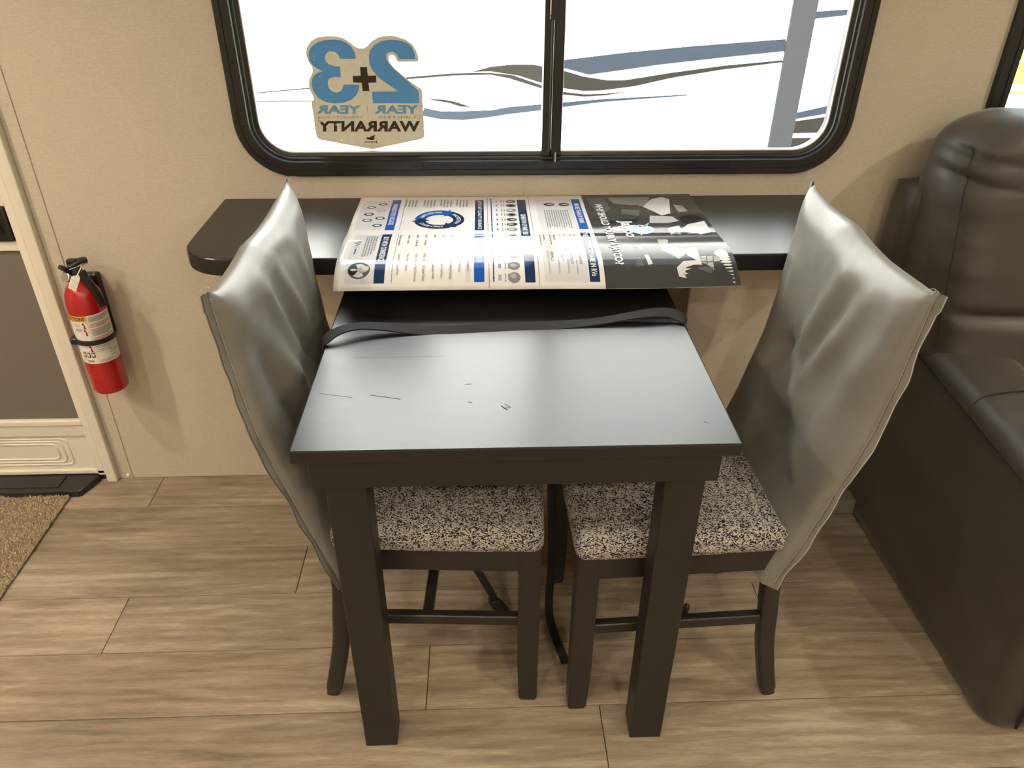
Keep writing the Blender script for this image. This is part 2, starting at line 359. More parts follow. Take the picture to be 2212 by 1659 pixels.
obj('glazing_bead', ring_loft(NB(), [[(a, y, b) for a, b in rr(-.546+i, .837-i, .868+i, WTOP-i, .122-i, 10)] for i, y in ((.0495, .003), (.0525, .003), (.0525, .012))]), mat('pale_gasket', (.5,.5,.47), .4), w1)
w2 = window('window_2', 1.137, 2.33, .868, WTOP, .03, .024)
for z in (.93, 1.085, 1.24, 1.40): obj('screw', lathe([(0, .0022), (.0022, .002), (.0034, .0008), (.0036, -.001)], (1.154, -.0105, z), 10, (0,-1,0)), BLACKP, w2, smooth=True)
obj('pane', bx(1.16, 2.307, .020, .0205, .89, WTOP-.02), GLASS, w2)

# window sticker, seen from its back
SC = 1659/280.0
def stk(a, b, y): return onY((650+a/SC, 60+b/SC), y)
st_out = [(62,330),(75,250),(120,175),(200,125),(310,105),(430,105),(540,130),(620,180),(680,230),(740,262),(800,262),(850,235),(900,175),(980,125),(1080,102),(1200,105),(1330,145),(1430,215),(1480,300),(1505,380),(1503,420),(1485,437),(1245,437),(1225,420),(1210,380),(1180,350),(1145,348),(1125,370),(1130,430),(1180,500),(1280,590),(1400,690),(1530,775),(1550,800),(1562,1000),(1582,1380),(1570,1410),(1540,1425),(915,1557),(240,1432),(205,1400),(190,1350),(160,1130),(135,980),(140,950),(165,925),(160,890),(120,810),(100,740),(105,660),(140,590),(152,550),(140,500),(90,420)]
def flat(pts, y, k=1, closed=True):
    P = [stk(a, b, y) for a, b in pts]
    return [(p.x, p.z) for p in P]
GY = .0188
F_BLUE2 = mk_film('film_blue_overprint', (.22,.42,.60)); F_BEIGE = mk_film('film_beige', (.40,.365,.30)); F_BLUE = mk_film('film_blue', (.125,.235,.325)); F_BROWN = mk_film('film_brown', (.075,.055,.038)); F_GREY = mk_film('film_grey', (.24,.20,.17)); F_PALE = mk_film('film_pale', (.74,.68,.56)); F_LBLUE = mk_film('film_light_blue', (.25,.50,.74))
three = [(705,395),(690,320),(650,250),(590,195),(510,160),(420,150),(310,158),(210,190),(140,240),(105,300),(100,360),(115,430),(160,490),(225,530),(293,553),(220,575),(165,615),(140,670),(138,740),(165,820),(220,895),(310,945),(420,968),(540,960),(640,925),(710,860),(742,790),(748,728),(545,728),(540,780),(505,818),(450,832),(395,815),(355,770),(340,710),(350,660),(390,635),(440,630),(510,632),(500,495),(430,492),(360,470),(315,425),(305,370),(325,325),(365,303),(410,300),(455,320),(485,350),(502,397)]
two = [(1462,402),(1455,330),(1420,250),(1350,190),(1250,160),(1150,152),(1030,170),(940,220),(885,290),(868,370),(880,460),(920,550),(990,630),(1080,700),(1170,760),(1250,815),(910,818),(925,967),(1517,965),(1508,810),(1400,715),(1300,625),(1200,540),(1120,450),(1090,390),(1090,340),(1130,310),(1180,308),(1230,340),(1258,400)]
plus = [(757,503),(845,503),(855,612),(962,612),(967,702),(865,703),(877,810),(792,812),(777,703),(670,702),(663,617),(765,612)]
bm = poly_extrude(NB(), flat(st_out, GY), GY, GY+.0006, [flat(q_, GY) for q_ in (three, two, plus)])
sticker = obj('window_sticker', bm, F_BEIGE)
tag(sticker, 'beige and blue warranty sticker with mirrored lettering on the window glass', 'sticker')
LY = GY-.0004
for nm, pts, mt in (('numeral', three, F_BLUE), ('numeral', two, F_BLUE), ('plus_sign', plus, F_BROWN)):
    obj(nm, poly_extrude(NB(), flat(pts, GY), GY, GY+.0006), mt, sticker)
def stext(s, x0, x1, y0, y1, mt, bold=0, skew=0.0):
    obj('lettering', text_bm(NB(), s, lambda u, v: stk(x1-(x1-x0)*u - skew*(1-v), y1-(y1-y0)*v, LY), bold, 3), mt, sticker)
stext('YEAR', 940, 1510, 990, 1100, F_BLUE2, .045, 0); stext('YEAR', 195, 772, 990, 1100, F_BLUE2, .045)
stext('LIMITED', 992, 1465, 1131, 1160, F_GREY); stext('STRUCTURAL', 198, 790, 1132, 1162, F_GREY)
stext('WARRANTY', 215, 1525, 1192, 1330, F_BROWN, .04); stext('Jayco', 815, 985, 1445, 1478, F_BROWN, .03); stext('Generations of family fun', 820, 990, 1501, 1514, F_GREY)
obj('divider_line', poly_extrude(NB(), flat([(842,990),(847,990),(867,1160),(862,1160)], LY), LY, LY), F_GREY, sticker)
bird = [(958,1372),(905,1385),(880,1405),(850,1398),(836,1408),(850,1415),(825,1425),(860,1428),(900,1438),(935,1432),(952,1412),(930,1412),(955,1395),(935,1395)]
obj('bird_emblem', poly_extrude(NB(), flat(bird, LY), LY, LY), F_BROWN, sticker)
random.seed(11)
spl = NB(); spb = NB(); LY2 = LY-.0002
def blob(bm, cx, cy, r, y, asp=1.0):
    n = 9; vs_ = []
    for i in range(n):
        a = 2*math.pi*i/n; k = r*random.uniform(.75, 1.15); vs_.append(bm.verts.new(stk(cx+k*math.cos(a)*asp, cy+k*math.sin(a), y)))
    bm.faces.new(vs_)
for cx, cy, r in [(375,1425,20),(520,1440,16),(430,1385,9),(260,1385,11),(300,1345,9),(200,1330,12),(480,650,22),(850,495,12),(755,460,8),(820,360,7),(430,330,7),(360,455,9),(690,715,9),(360,705,7),(1090,722,7),(1495,770,9),(1095,120,9),(145,490,7),(195,930,8),(1500,1155,30),(1545,1150,26),(1555,1040,24),(1560,1300,20),(240,1200,26),(215,1270,22),(340,1070,14),(665,1070,9),(375,1295,16),(450,1240,11)]: blob(spl, cx, cy, r, LY2)
for cx, cy, r in [(240,625,17),(375,605,15),(200,750,13),(232,750,9),(255,820,12),(408,848,9),(330,640,6),(170,365,8),(170,412,8),(268,460,7),(493,270,7),(1138,540,17),(1195,595,9),(1230,610,11),(1180,735,10),(930,350,9),(320,920,6)]: blob(spb, cx, cy, r, LY2)
obj('ink_splatter', spl, F_PALE, sticker, kind='stuff'); obj('ink_splatter', spb, F_LBLUE, sticker, kind='stuff')

# ------------------------------------------------------------------ entry door at the left
door = struct('door_1', bx(-1.9, -1.062, .012, .045, .012, 1.9), WHITEP)
def dp(name, mt, *a, bev=.002, **k): return obj(name, bx(*a, bev=bev, seg=2), mt, door, **k)
dp('stile', WHITEP, -1.104, -1.083, -.006, .012, .015, 1.9, bev=.003)
dp('hinge_channel', mat('door_groove', (.42,.38,.31), .5), -1.083, -1.0765, .000, .012, .015, 1.9, bev=.001)
dp('rail', WHITEP, -1.88, -1.100, -.004, .012, .691, .716, bev=.003)
dp('rail', WHITEP, -1.88, -1.100, -.002, .012, .800, .842, bev=.002)
dp('screen_panel', GREYP, -1.88, -1.100, .004, .012, .204, .692)
dp('upper_screen', BLACKP, -1.88, -1.100, .004, .012, .842, 1.85)
lb = dp('latch_box', BLACKP, -1.30, -1.106, -.012, .012, .718, .800, bev=.004)
obj('latch_handle', tube(smooth_path([(-1.25,-.014,.752),(-1.21,-.026,.775),(-1.165,-.03,.778),(-1.135,-.028,.762),(-1.125,-.014,.742)], 5), .006, 8), RUBBER, lb, smooth=True)
obj('latch_knob', lathe([(0,.03),(.016,.028),(.020,.02),(.018,0)], (-1.142,-.004,.812), 16, (0,-1,0)), BLACKP, lb, smooth=True)
dp('rail', WHITEP, -1.88, -1.098, -.008, .012, .186, .204, bev=.004)
dp('rail', TRIMP, -1.88, -1.098, -.004, .012, .150, .186, bev=.002)
dp('kick_panel', WHITEP, -1.88, -1.086, .002, .012, .034, .150, bev=.001)
for i, ins in enumerate((0, .016, .032)):
    lp = [(a, .002, b) for a, b in rr(-1.80+ins, -1.162-ins, .050+ins*.60, .138-ins*.55, .016, 6)]
    obj('embossed_ridge', sweep(NB(), lp, circ(.0028, 8), closed=True), WHITEP, door, smooth=True)
dp('rail', WHITEP, -1.88, -1.080, -.006, .012, .020, .034, bev=.003)
dp('threshold', BLACKP, -1.88, -1.064, -.004, .012, .0, .019, bev=.001)
tr5 = struct('trim_5', bx(-1.0765, -1.049, -.020, .004, 0, 1.93, .003, 2), TRIMP)

# step cover and rug in front of the door
step = thing('step_cover', 'black moulded plastic step cover on the floor below the door', 'step', (-1.5,-.04,0))
bm = NB(); poly_extrude(bm, [(-1.95,-.004),(-1.108,-.004),(-1.098,-.012),(-1.104,-.030),(-1.124,-.080),(-1.95,-.080)], 0, .016, plane='XY')
obj('tread', bm, RUBBER, step)
obj('raised_field', bx(-1.95, -1.190, -.060, -.010, .0155, .020, .002, 2), RUBBER, step)
obj('front_lip', bx(-1.215, -1.126, -.0835, -.074, .0, .021, .003, 2), BLACKP, step)
obj('end_lip', tube([(-1.1265,-.080,.017),(-1.1065,-.031,.017),(-1.101,-.013,.017)], .004, 8), BLACKP, step, smooth=True)
rug = thing('rug', 'beige shaggy doormat rug lying on the plank floor', 'rug', (-1.5,-.45,0))
obj('backing', bx(-1.95, -1.156, -.78, -.087, 0, .007, .002, 1), mat('rug_backing', (.2,.14,.085), .9), rug)
random.seed(2); bm = NB()
for i in range(15000):
    x = -1.153 - abs(random.random()**1.6)*.42; y = -.085 - random.random()*.60
    h = random.uniform(.008, .015); s = random.uniform(.0018, .0034); a = random.uniform(0, 6.28); dx, dy = random.uniform(-.005,.005), random.uniform(-.005,.005)
    v = [bm.verts.new((x+s*math.cos(a+q), y+s*math.sin(a+q), .005)) for q in (0, 2.1, 4.2)]; t_ = bm.verts.new((x+dx, y+dy, h))
    for q in range(3): bm.faces.new((v[q], v[(q+1) % 3], t_))
obj('pile', bm, RUG, rug, kind='stuff')

# ------------------------------------------------------------------ wall shelf
ZS = .815
sp = [(.785, -.001)]
sp += [(-.600, -.001), (-.599, -.20)]
for i in range(9):
    a = math.radians(180 + 90*i/8); sp.append((-.502+.096*math.cos(a), -.272+.092*math.sin(a)))
sp += [(.725, -.364), (.770,-.345), (.785,-.30)]
bm = poly_extrude(NB(), sp, ZS-.036, ZS, plane='XY')
top = [e for e in bm.edges if abs(e.verts[0].co.z-ZS) < 1e-5 and abs(e.verts[1].co.z-ZS) < 1e-5 and len(e.link_faces) == 2 and any(abs(f.normal.z) < .3 for f in e.link_faces)]
bm.normal_update()
top = [e for e in bm.edges if len(e.link_faces) == 2 and sum(abs(f.normal.z) > .9 for f in e.link_faces) == 1]
bmesh.ops.bevel(bm, geom=top, offset=.004, segments=3, affect='EDGES', profile=.5)
shelf = obj('wall_shelf', bm, LAM); tag(shelf, 'black laminate ledge with rounded end fixed to the wall below the window', 'shelf')

# ------------------------------------------------------------------ dining table
table = thing('dining_table', 'black laminate dining table with thick square legs and scuffed top', 'table', (.045,-.55,0))
obj('tabletop', bx(-.2815, .3695, -.887, -.16, .718, .74, .0025, 2), LAM, table)
ap = mat('table_wood', (.016,.0145,.0125), .42, spec=.4)
obj('apron', bx(-.262, .348, -.872, -.850, .660, .718, .0015, 1), ap, table)
obj('apron', bx(-.262, -.242, -.850, -.18, .660, .718), ap, table); obj('apron', bx(.328, .348, -.850, -.18, .660, .718), ap, table); obj('apron', bx(-.242, .328, -.20, -.18, .660, .718), ap, table)
for x0, y0 in ((-.246, -.856), (.272, -.856), (-.246, -.25), (.272, -.25)):
    bm = bx(x0, x0+.063, y0, y0+.055, 0, .661, .002, 2)
    for v in bm.verts:
        if v.co.z < .1: v.co.x += (x0+.0315-v.co.x)*.03
    obj('leg', bm, ap, table)
# scuffs on the top
sm = NB(); random.seed(9)
for p0, p1, wd in [((1082,876),(1097,886),.0006),((1088,882),(1100,880),.0006),((1090,872),(1104,880),.0004),((690,850),(760,858),.0003),((800,853),(865,862),.0004),((1005,830),(1018,829),.0004),((1010,868),(1020,869),.0005),((1520,910),(1530,914),.0004),((760,772),(960,770),.0002)]:
    a, b = onZ(p0, .7403), onZ(p1, .7403); d = (b-a).normalized(); n_ = Vector((-d.y, d.x, 0))*wd
    sm.faces.new([sm.verts.new(q) for q in (a-n_, b-n_, b+n_, a+n_)])
obj('scuff_mark', sm, mat('scuff', (.02,.02,.02), .7, spec=.2), table, kind='stuff')

# ------------------------------------------------------------------ chairs
def interp(tab, z):
    for (z0, x0), (z1, x1) in zip(tab, tab[1:]):
        if z <= z1: t = max(0, (z-z0)/(z1-z0)); return x0+(x1-x0)*t
    return tab[-1][1]
BACK = smooth_path([(.30,-.140,0), (.36,-.154,0), (.46,-.183,0), (.57,-.213,0), (.64,-.231,0), (.72,-.246,0), (.85,-.259,0), (.96,-.266,0)], 6)
BACK = [(p.x, p.y) for p in BACK]
def gauss(x, s): return math.exp(-(x/s)**2)
def ridge(y, z, a, b, wd, taper=True):
    """distance-based crease along segment a-b"""
    dx, dz = b[0]-a[0], b[1]-a[1]; L2 = dx*dx+dz*dz; t = max(0, min(1, ((y-a[0])*dx+(z-a[1])*dz)/L2))
    d = math.hypot(y-a[0]-t*dx, z-a[1]-t*dz); return gauss(d, wd)*((math.sin(math.pi*min(1, .12+.88*t)) if taper else 1))
def make_chair(label, loc, rz, near, creases, seed):
    """local +x = facing; near = sign of local y on the room side"""
    ch = thing('dining_chair', label, 'chair', loc, rz, 'chairs drawn up to the dining table')
    W_ = .190
    def P(name, bm, mt, par=ch, **k): return obj(name, bm, mt, par, world=False, **k)
    for s in (-1, 1):
        y0, y1 = (s*W_, s*(W_-.036)); y0, y1 = min(y0, y1), max(y0, y1)
        bm = NB(); rings = []
        for z, xa, xb, ins in ((0, .182, .216, .003), (.012, .180, .2175, .001), (.12, .1765, .2175, 0), (.43, .1765, .2175, 0)):
            rings.append([(xa, y0+ins, z), (xb, y0+ins, z), (xb, y1-ins, z), (xa, y1-ins, z)])
        ring_loft(bm, rings); bm.faces.new([v for v in bm.verts if abs(v.co.z) < 1e-6]); bm.faces.new([v for v in bm.verts if abs(v.co.z-.43) < 1e-6])
        bmesh.ops.bevel(bm, geom=[e for e in bm.edges if abs(e.verts[0].co.z-e.verts[1].co.z) > .005], offset=.0025, segments=2, affect='EDGES')
        P('leg', bm, DARKWOOD)
        path = smooth_path([(-.206, 0, .0), (-.190, 0, .07), (-.172, 0, .16), (-.163, 0, .24), (-.155, 0, .34), (-.176, 0, .45), (-.212, 0, .58), (-.228, 0, .65)], 5)
        ym = s*(W_-.0175)
        pr = rr(-.015, .015, -.0165, .0165, .006, 3)
        P('leg', sweep(NB(), [(p.x, ym, p.z) for p in path], [(a, b) for a, b in pr], ups=[(1,0,0)]*len(path), scales=[.82 if p.z < .02 else (1 if p.z < .36 else max(.35, 1-(p.z-.36)*4)) for p in path]), DARKWOOD, smooth=True)
        P('apron', bx(-.160, .180, s*(W_-.004)-.011, s*(W_-.004)+.0, .368, .427) if s > 0 else bx(-.160, .180, s*(W_-.004), s*(W_-.004)+.011, .368, .427), DARKWOOD)
        ys = s*(W_-.018); P('stretcher', bx(-.165, .182, ys-.009, ys+.009, .216, .240, .002, 1), DARKWOOD)
    P('apron', bx(.195, .213, -W_+.03, W_-.03, .368, .427), DARKWOOD); P('apron', bx(-.168, -.150, -W_+.03, W_-.03, .368, .427), DARKWOOD)
    P('stretcher', bx(-.008, .012, -W_+.02, W_-.02, .218, .238, .002, 1), DARKWOOD)
    def dseat(p, u):
        if p.z > .44: p.z += .010*(1-u.x**4)*(1-u.y**4)
        p.y *= 1 + .012*(1-u.x**2)*(1 if abs(u.y) > .8 else 0)
        q = noise.noise(Vector((p.x*22+seed, p.y*22, p.z*10)))*.0018; p.z += q; return p
    P('seat', rbox((.030, 0, .440), (.384, .392, .050), .020, (26, 26, 8), dseat), TWEED, smooth=True)
    # upholstered back hidden inside the cover
    bkz = [(.46, -.181), (.60, -.219), (.75, -.248), (.90, -.262)]
    bm = NB(); ring_loft(bm, [[(x+.006, -.150, z), (x+.006, .150, z), (x-.008, .150, z), (x-.008, -.150, z)] for z, x in bkz]); bm.faces.new(bm.verts[-4:] if False else [bm.verts[i] for i in ()] or [v for v in bm.verts if abs(v.co.z-.90) < 1e-6])
    P('backrest', bm, TWEED)
    # loose vinyl sleeve
    NU, NV = 54, 74; bm = NB(); Z0, Z1 = .345, .942; HW0, HW1 = .200, .224
    front, back = [], []
    for j in range(NV+1):
        v = j/NV; fr, bk = [], []
        for i in range(NU+1):
            u = -1+2*i/NU; hw = HW0+(HW1-HW0)*v
            y = u*hw; ztop = Z1 - .010*u*near - .010*(1-u*u)*abs(math.sin(u*2.6+.5)) + .004*max(0, abs(u)-.9)/.1
            zb = Z0 + .030*(1-abs(u)**3) - .012*max(0, (u*near-.75)/.25)**2
            z = zb+(ztop-zb)*v
            sx = (max(0, 1-abs(u)**7))**.5; sv = max(0, 1-max(0, (v-.90)/.10)**2.2)**.5
            x = interp(BACK, z); th = sx*sv
            tf = (.034 if z > .5 else .034+.06*(.5-z))*th; tb = .020*th
            wr = 0.0
            for a, b, wd, amp in creases: wr += 1.5*amp*ridge(y*near, z, a, b, wd)
            wr += .0065*noise.noise(Vector((y*9+seed, z*7, seed))) + .0022*noise.noise(Vector((y*26+seed*3, z*20, 0)))
            edge = min(1, (1-abs(u))*7)*min(1, (1-v)*9)
            edge = max(edge, .12)
            # slack waviness of the side edges
            wy = .004*noise.noise(Vector((z*14, u*2+seed*5, 4)))*max(0, (abs(u)-.75)/.25)**2
            fr.append((x+tf+wr*edge, y+wy, z)); bk.append((x-tb-.004*noise.noise(Vector((y*8, z*8, seed+9)))*edge - (.020*gauss(z-.45, .09)*(1-u*u)), y+wy, z))
        front.append(fr); back.append(bk)
    FV = [[bm.verts.new(p) for p in r] for r in front]
    BV = []
    for j in range(NV+1):
        row = []
        for i in range(NU+1): row.append(FV[j][i] if (j == NV or i in (0, NU)) else bm.verts.new(back[j][i]))
        BV.append(row)
    for j in range(NV):
        for i in range(NU):
            bm.faces.new((FV[j][i], FV[j][i+1], FV[j+1][i+1], FV[j+1][i]))
            bm.faces.new((BV[j][i], BV[j+1][i], BV[j+1][i+1], BV[j][i+1]))
    cover = P('slip_cover', bm, VINYL, smooth=True, label='loose grey vinyl slip cover, sewn raw-edged')
    # sewn flange along both sides
    for s in (-1, 1):
        i = NU if s > 0 else 0; bm = NB(); A, B, edge_pts = [], [], []
        for j in range(NV+1):
            p = Vector(front[j][i]); wv = .004 + .006*abs(noise.noise(Vector((p.z*10, seed*2.0, s)))) + (.004 if j > NV-4 else 0)
            e = p + Vector((-.004 + .005*noise.noise(Vector((p.z*17, seed, s*3.0))), s*wv*1.15, 0))
            A.append(p); B.append(e); edge_pts.append(e)
        th = Vector((.0012, 0, 0))
        r1 = [bm.verts.new(p+th) for p in A]; r2 = [bm.verts.new(p+th) for p in B]; r3 = [bm.verts.new(p-th*2) for p in B]; r4 = [bm.verts.new(p-th*2) for p in A]
        for j in range(NV):
            for a, b in ((r1, r2), (r2, r3), (r3, r4)): bm.faces.new((a[j], b[j], b[j+1], a[j+1]))
        fl = P('seam_flange', bm, VINYL, cover, smooth=True)
        P('raw_edge', sweep(NB(), [e+Vector((.0008*noise.noise(Vector((e.z*300, 0, s))), s*.0005, 0)) for e in edge_pts], circ(.0007, 5)), mat('fray_cream', (.62,.57,.47), .8) if seed > 3 else mat('dark_raw_edge', (.06,.05,.055), .8), fl)
        bm = NB()
        for j in range(1, NV*2-2):
            t0, t1 = j/2, j/2+.28
            def at(t): k = int(t); q = t-k; return Vector(front[k][i]).lerp(Vector(front[min(k+1, NV)][i]), q) + Vector((.0026, -s*.001, 0))
            sweep(bm, [at(t0), at(t1)], circ(.0006, 4), ups=[(1,0,0)]*2)
        P('stitching', bm, mat('thread', (.5,.47,.4), .7), fl, kind='stuff')
        c_ = Vector(front[NV][i])
        for q in range(2):
            dv = Vector((random.uniform(-.01,.03), s*random.uniform(.002,.012), random.uniform(-.006,.012)))
            P('loose_thread', sweep(NB(), smooth_path([c_, c_+dv*.5+Vector((0,0,.006)), c_+dv], 4), circ(.0005, 4), ups=[(0,1,.3)]*9), mat('fray_cream'), fl)
    return ch
random.seed(21)
# creases given as (local y, z) start/end with room side positive
crL = [((.10,.90),(.02,.74),.018,.006), ((.02,.90),(-.06,.72),.016,.006), ((-.08,.90),(-.12,.76),.016,.005), ((.18,.88),(-.05,.50),.022,.010), ((.16,.86),(.10,.58),.03,-.010), ((.06,.86),(-.14,.52),.02,-.006), ((.0,.70),(.14,.62),.03,-.007), ((-.02,.60),(-.16,.56),.02,.005), ((.05,.52),(.0,.42),.03,.006)]
crR = [((.12,.88),(.00,.60),.022,.008), ((.03,.88),(-.05,.64),.018,.006), ((.07,.86),(-.02,.66),.022,-.007), ((-.06,.72),(.06,.60),.010,.006), ((.19,.86),(.10,.52),.035,.008), ((-.05,.71),(-.14,.60),.03,-.012), ((.06,.60),(.16,.53),.02,.005), ((.05,.59),(-.08,.50),.035,-.010), ((-.14,.86),(-.10,.70),.02,.005)]
make_chair('dark dining chair with grey vinyl slip cover, nearer the fire extinguisher and door', (-.113,-.566,0), math.radians(-3.0), -1, crL, 1.7)
make_chair('dark dining chair with grey vinyl slip cover, next to the sofa arm', (.366,-.592,0), math.radians(180+2.4), 1, crR, 6.3)

# ------------------------------------------------------------------ strap over the table
strap = thing('webbing_strap', 'black woven webbing strap tied across the dining table top', 'strap', (.045,-.53,.74))
rib = [(-.0014,-.0108), (.0014,-.0108), (.0014,.0108), (-.0014,.0108)]
WEB = mat('black_webbing', (.026,.025,.025), .75, spec=.25); tw = NT(WEB)
wvn = tw.n('ShaderNodeTexWave', {'Vector': tw.coords((1,1,1)), 'Scale': 330.0}, bands_direction='DIAGONAL').outputs['Fac']; tw.bump(wvn, .5, .0006)
pts = [(-.2835,-.585,.66), (-.2845,-.582,.700), (-.2850,-.578,.728), (-.282,-.570,.7445), (-.262,-.552,.7545), (-.225,-.535,.7560), (-.17,-.530,.7500), (-.11,-.532,.7435), (-.04,-.531,.7425), (.05,-.523,.7425), (.13,-.516,.7425), (.20,-.508,.7440), (.26,-.500,.7500), (.31,-.494,.7545), (.345,-.495,.7535), (.365,-.503,.7470), (.3725,-.512,.733), (.3730,-.518,.70), (.3730,-.520,.66)]
pth = smooth_path(pts, 6)
ups = []
for i, p in enumerate(pth):
    ups.append(Vector((0, 1, .35 + .25*math.sin(i*.16))).normalized())
obj('webbing', sweep(NB(), pth, rib, ups=ups), WEB, strap)
tl = smooth_path([(.128,-.560,.655), (.130,-.556,.40), (.137,-.556,.20), (.1345,-.553,.08), (.1365,-.560,.022), (.145,-.60,.0035), (.155,-.645,.003), (.163,-.678,.003)], 6)
obj('tail', sweep(NB(), tl, [(-.009,-.0012), (.009,-.0012), (.009,.0012), (-.009,.0012)], ups=[Vector((0,-1,.0)) if p.z > .06 else Vector((0,-max(.02,(p.z-.003)/.057),1)).normalized() for p in tl]), WEB, strap)
tl2 = smooth_path([(-.060,-.555,.655), (-.050,-.553,.40), (-.035,-.551,.20), (-.016,-.55,.138), (.004,-.55,.088), (.014,-.55,.058)], 6)
obj('tail', sweep(NB(), tl2, [(-.0085,-.0012), (.0085,-.0012), (.0085,.0012), (-.0085,.0012)], ups=[(0,-1,.0)]*len(tl2)), WEB, strap)
bk = obj('buckle', rbox((.0245,-.551,.043), (.024,.012,.050), .004, (4,4,4), lambda p, u: Vector((.0245+(p.x-.0245)*.86+(p.z-.043)*-.50, p.y, .043+(p.z-.043)*.86+(p.x-.0245)*.5))), BLACKP, strap)
obj('prong', sweep(NB(), smooth_path([(.003,-.551,.085), (.002,-.551,.060), (.010,-.551,.040), (.016,-.551,.028)], 4), circ(.004, 6), scales=[1.2]*5+[1]*4+[.7,.5,.3,.2]), BLACKP, bk)
obj('ring', sweep(NB(), [(.050+.0075*math.cos(a), -.553, .014+.0105*math.sin(a)) for a in [i*math.pi/8 for i in range(16)]], circ(.0034, 7), closed=True, ups=[(0,1,0)]*16), BLACKP, strap)
obj('link', tube([(.036,-.551,.028), (.046,-.552,.018)], .003, 6), BLACKP, strap)
cord = thing('cord_end', 'short black knotted cord end standing on floor behind the chair stretcher', 'cord', (.452,-.565,0))
obj('knot', sweep(NB(), smooth_path([(.455,-.566,.0035), (.452,-.565,.020), (.449,-.564,.036)], 4), circ(.0045, 7), scales=[1,.8,.75,.7,.75,.8,.9,1.0,1.1]), BLACKP, cord, smooth=True)
obj('loop', lathe([(0,-.009),(.006,-.007),(.0075,0),(.006,.007),(0,.009)], (.4485,-.564,.040), 10), BLACKP, cord, smooth=True)

# ------------------------------------------------------------------ sofa
sofa = thing('sofa', 'dark taupe leatherette sofa under the second window', 'sofa', (1.6,-.45,0))
def fold(p, seed, amp): return amp*noise.noise(Vector((p.x*5+seed, p.y*4, p.z*11+seed)))
def darm(p, u):
    d = Vector((0,0,0))
    k = max(0, min(1, (p.z-.05)/.42)); k = k*k*(3-2*k); p.z += k*(.014*(1-u.x**2)*(1-.3*u.y)*(1 if p.z > .45 else 0) - .045*max(0, min(1, (-.27-p.y)/.6)))
    p.x += fold(p, 1, .004); p.z = max(p.z, .003); return p
obj('arm', rbox((1.088,-.454,.255), (.206,.820,.605), .045, (12,30,22), darm), SOFA, sofa, smooth=True)
obj('arm', rbox((2.50,-.452,.285), (.206,.815,.545), .045, (8,12,10), darm), SOFA, sofa, smooth=True)
def dfr(p, u): p.y += -.05*max(0, min(1, (.9-p.z)/.6))*0; return p
obj('back_frame', rbox((1.79,-.075,.47), (1.668,.11,.80), .022, (24,6,14), dfr), SOFA, sofa, smooth=True)
def dcush(sd):
    def f(p, u):
        # pillow: lean forward towards the bottom, bulge, lumbar crease
        p.y += -.105*max(0, (.95-p.z))/.45*(1 if u.y < 0 else .2)
        lum = gauss(p.z-.645, .014); bulge = (1-u.x**4)
        if u.y < -.2: p.y += -.030*bulge*(1-.55*lum) + .004*lum*min(1, (1-abs(u.x))*6)
        if u.z > .8: p.z += .022*(1-u.x**2) - .012*abs(math.sin(u.x*9+sd))*.5
        e = max(0, abs(u.x)-.45)
        w_ = .0
        for zc, amp, wd in ((.962, -.008, .008), (.915, -.009, .007), (.845, -.0012, .012), (.80, .0014, .010), (.735, .0016, .012)):
            zz = zc + .03*(abs(u.x)-.85)
            w_ += 1.3*amp*gauss(p.z-zz-.006*math.sin(p.y*30), wd)*max(0, min(1, (abs(u.x)-.62)*4))*(1 if u.x < 0 else .4)
        n_ = Vector((u.x, u.y, u.z*.3)).normalized(); p += n_*w_*max(0, min(1, .25-u.y*1.2)) + n_*fold(p, sd, .008); return p
    return f
for k in range(2):
    x0 = .978+k*.80; cu = obj('back_cushion', rbox((x0+.40,-.135,.745), (.80,.20,.56), .085, (48,20,70), dcush(k*3.0)), SOFA, sofa, smooth=True)
for k in range(2):
    x0 = .978+k*.80; f_ = dcush(k*3.0)
    obj('seam', sweep(NB(), [f_(Vector((x0+.0235, -.2115, .56+.42*i/40)), Vector((-.94, -.85, -.6+1.45*i/40)))+Vector((-.0005,-.0005,0)) for i in range(41)], circ(.0017, 6), ups=[(0,1,0)]*41), mat('seam_thread', (.012,.010,.008), .8), sofa)
obj('seat_cushion', rbox((1.79,-.50,.36), (1.20,.70,.17), .045, (20,14,8), lambda p, u: p+Vector((0,0,.02*(1-u.x**2)*(1-u.y**2) if u.z > .5 else 0))), SOFA, sofa, smooth=True)
obj('base', bx(1.19, 2.40, -.83, -.03, .03, .29, .01, 2), SOFA, sofa)
SEAM = mat('seam_thread')
arm_top = [(.9865, y, .548 + (.010) - .045*max(0, min(1, (-.27-y)/.6))-.026) for y in [-.10-.035*i for i in range(21)]]
obj('seam', sweep(NB(), arm_top, circ(.0022, 6)), SEAM, sofa)
yS = -.495
obj('seam', sweep(NB(), [(x, yS+.015*math.sin((x-.99)*14), .5685-.045*max(0, min(1, (-.27-yS)/.6)) - .020*max(0, 1-(x-.985)/.03)**2 + .007*(1-((x-1.088)/.1)**2)) for x in [.99+.01*i for i in range(19)]], circ(.0016, 6)), SEAM, sofa)
obj('front_panel', rbox((1.112,-.858,.205), (.150,.030,.40), .013, (8,4,14), lambda p, u: p), SOFA, sofa, smooth=True)
obj('seam', sweep(NB(), [(1.036, -.8735, z) for z in [.02+.03*i for i in range(13)]], circ(.003, 6), ups=[(0,1,0)]*13), SEAM, sofa)

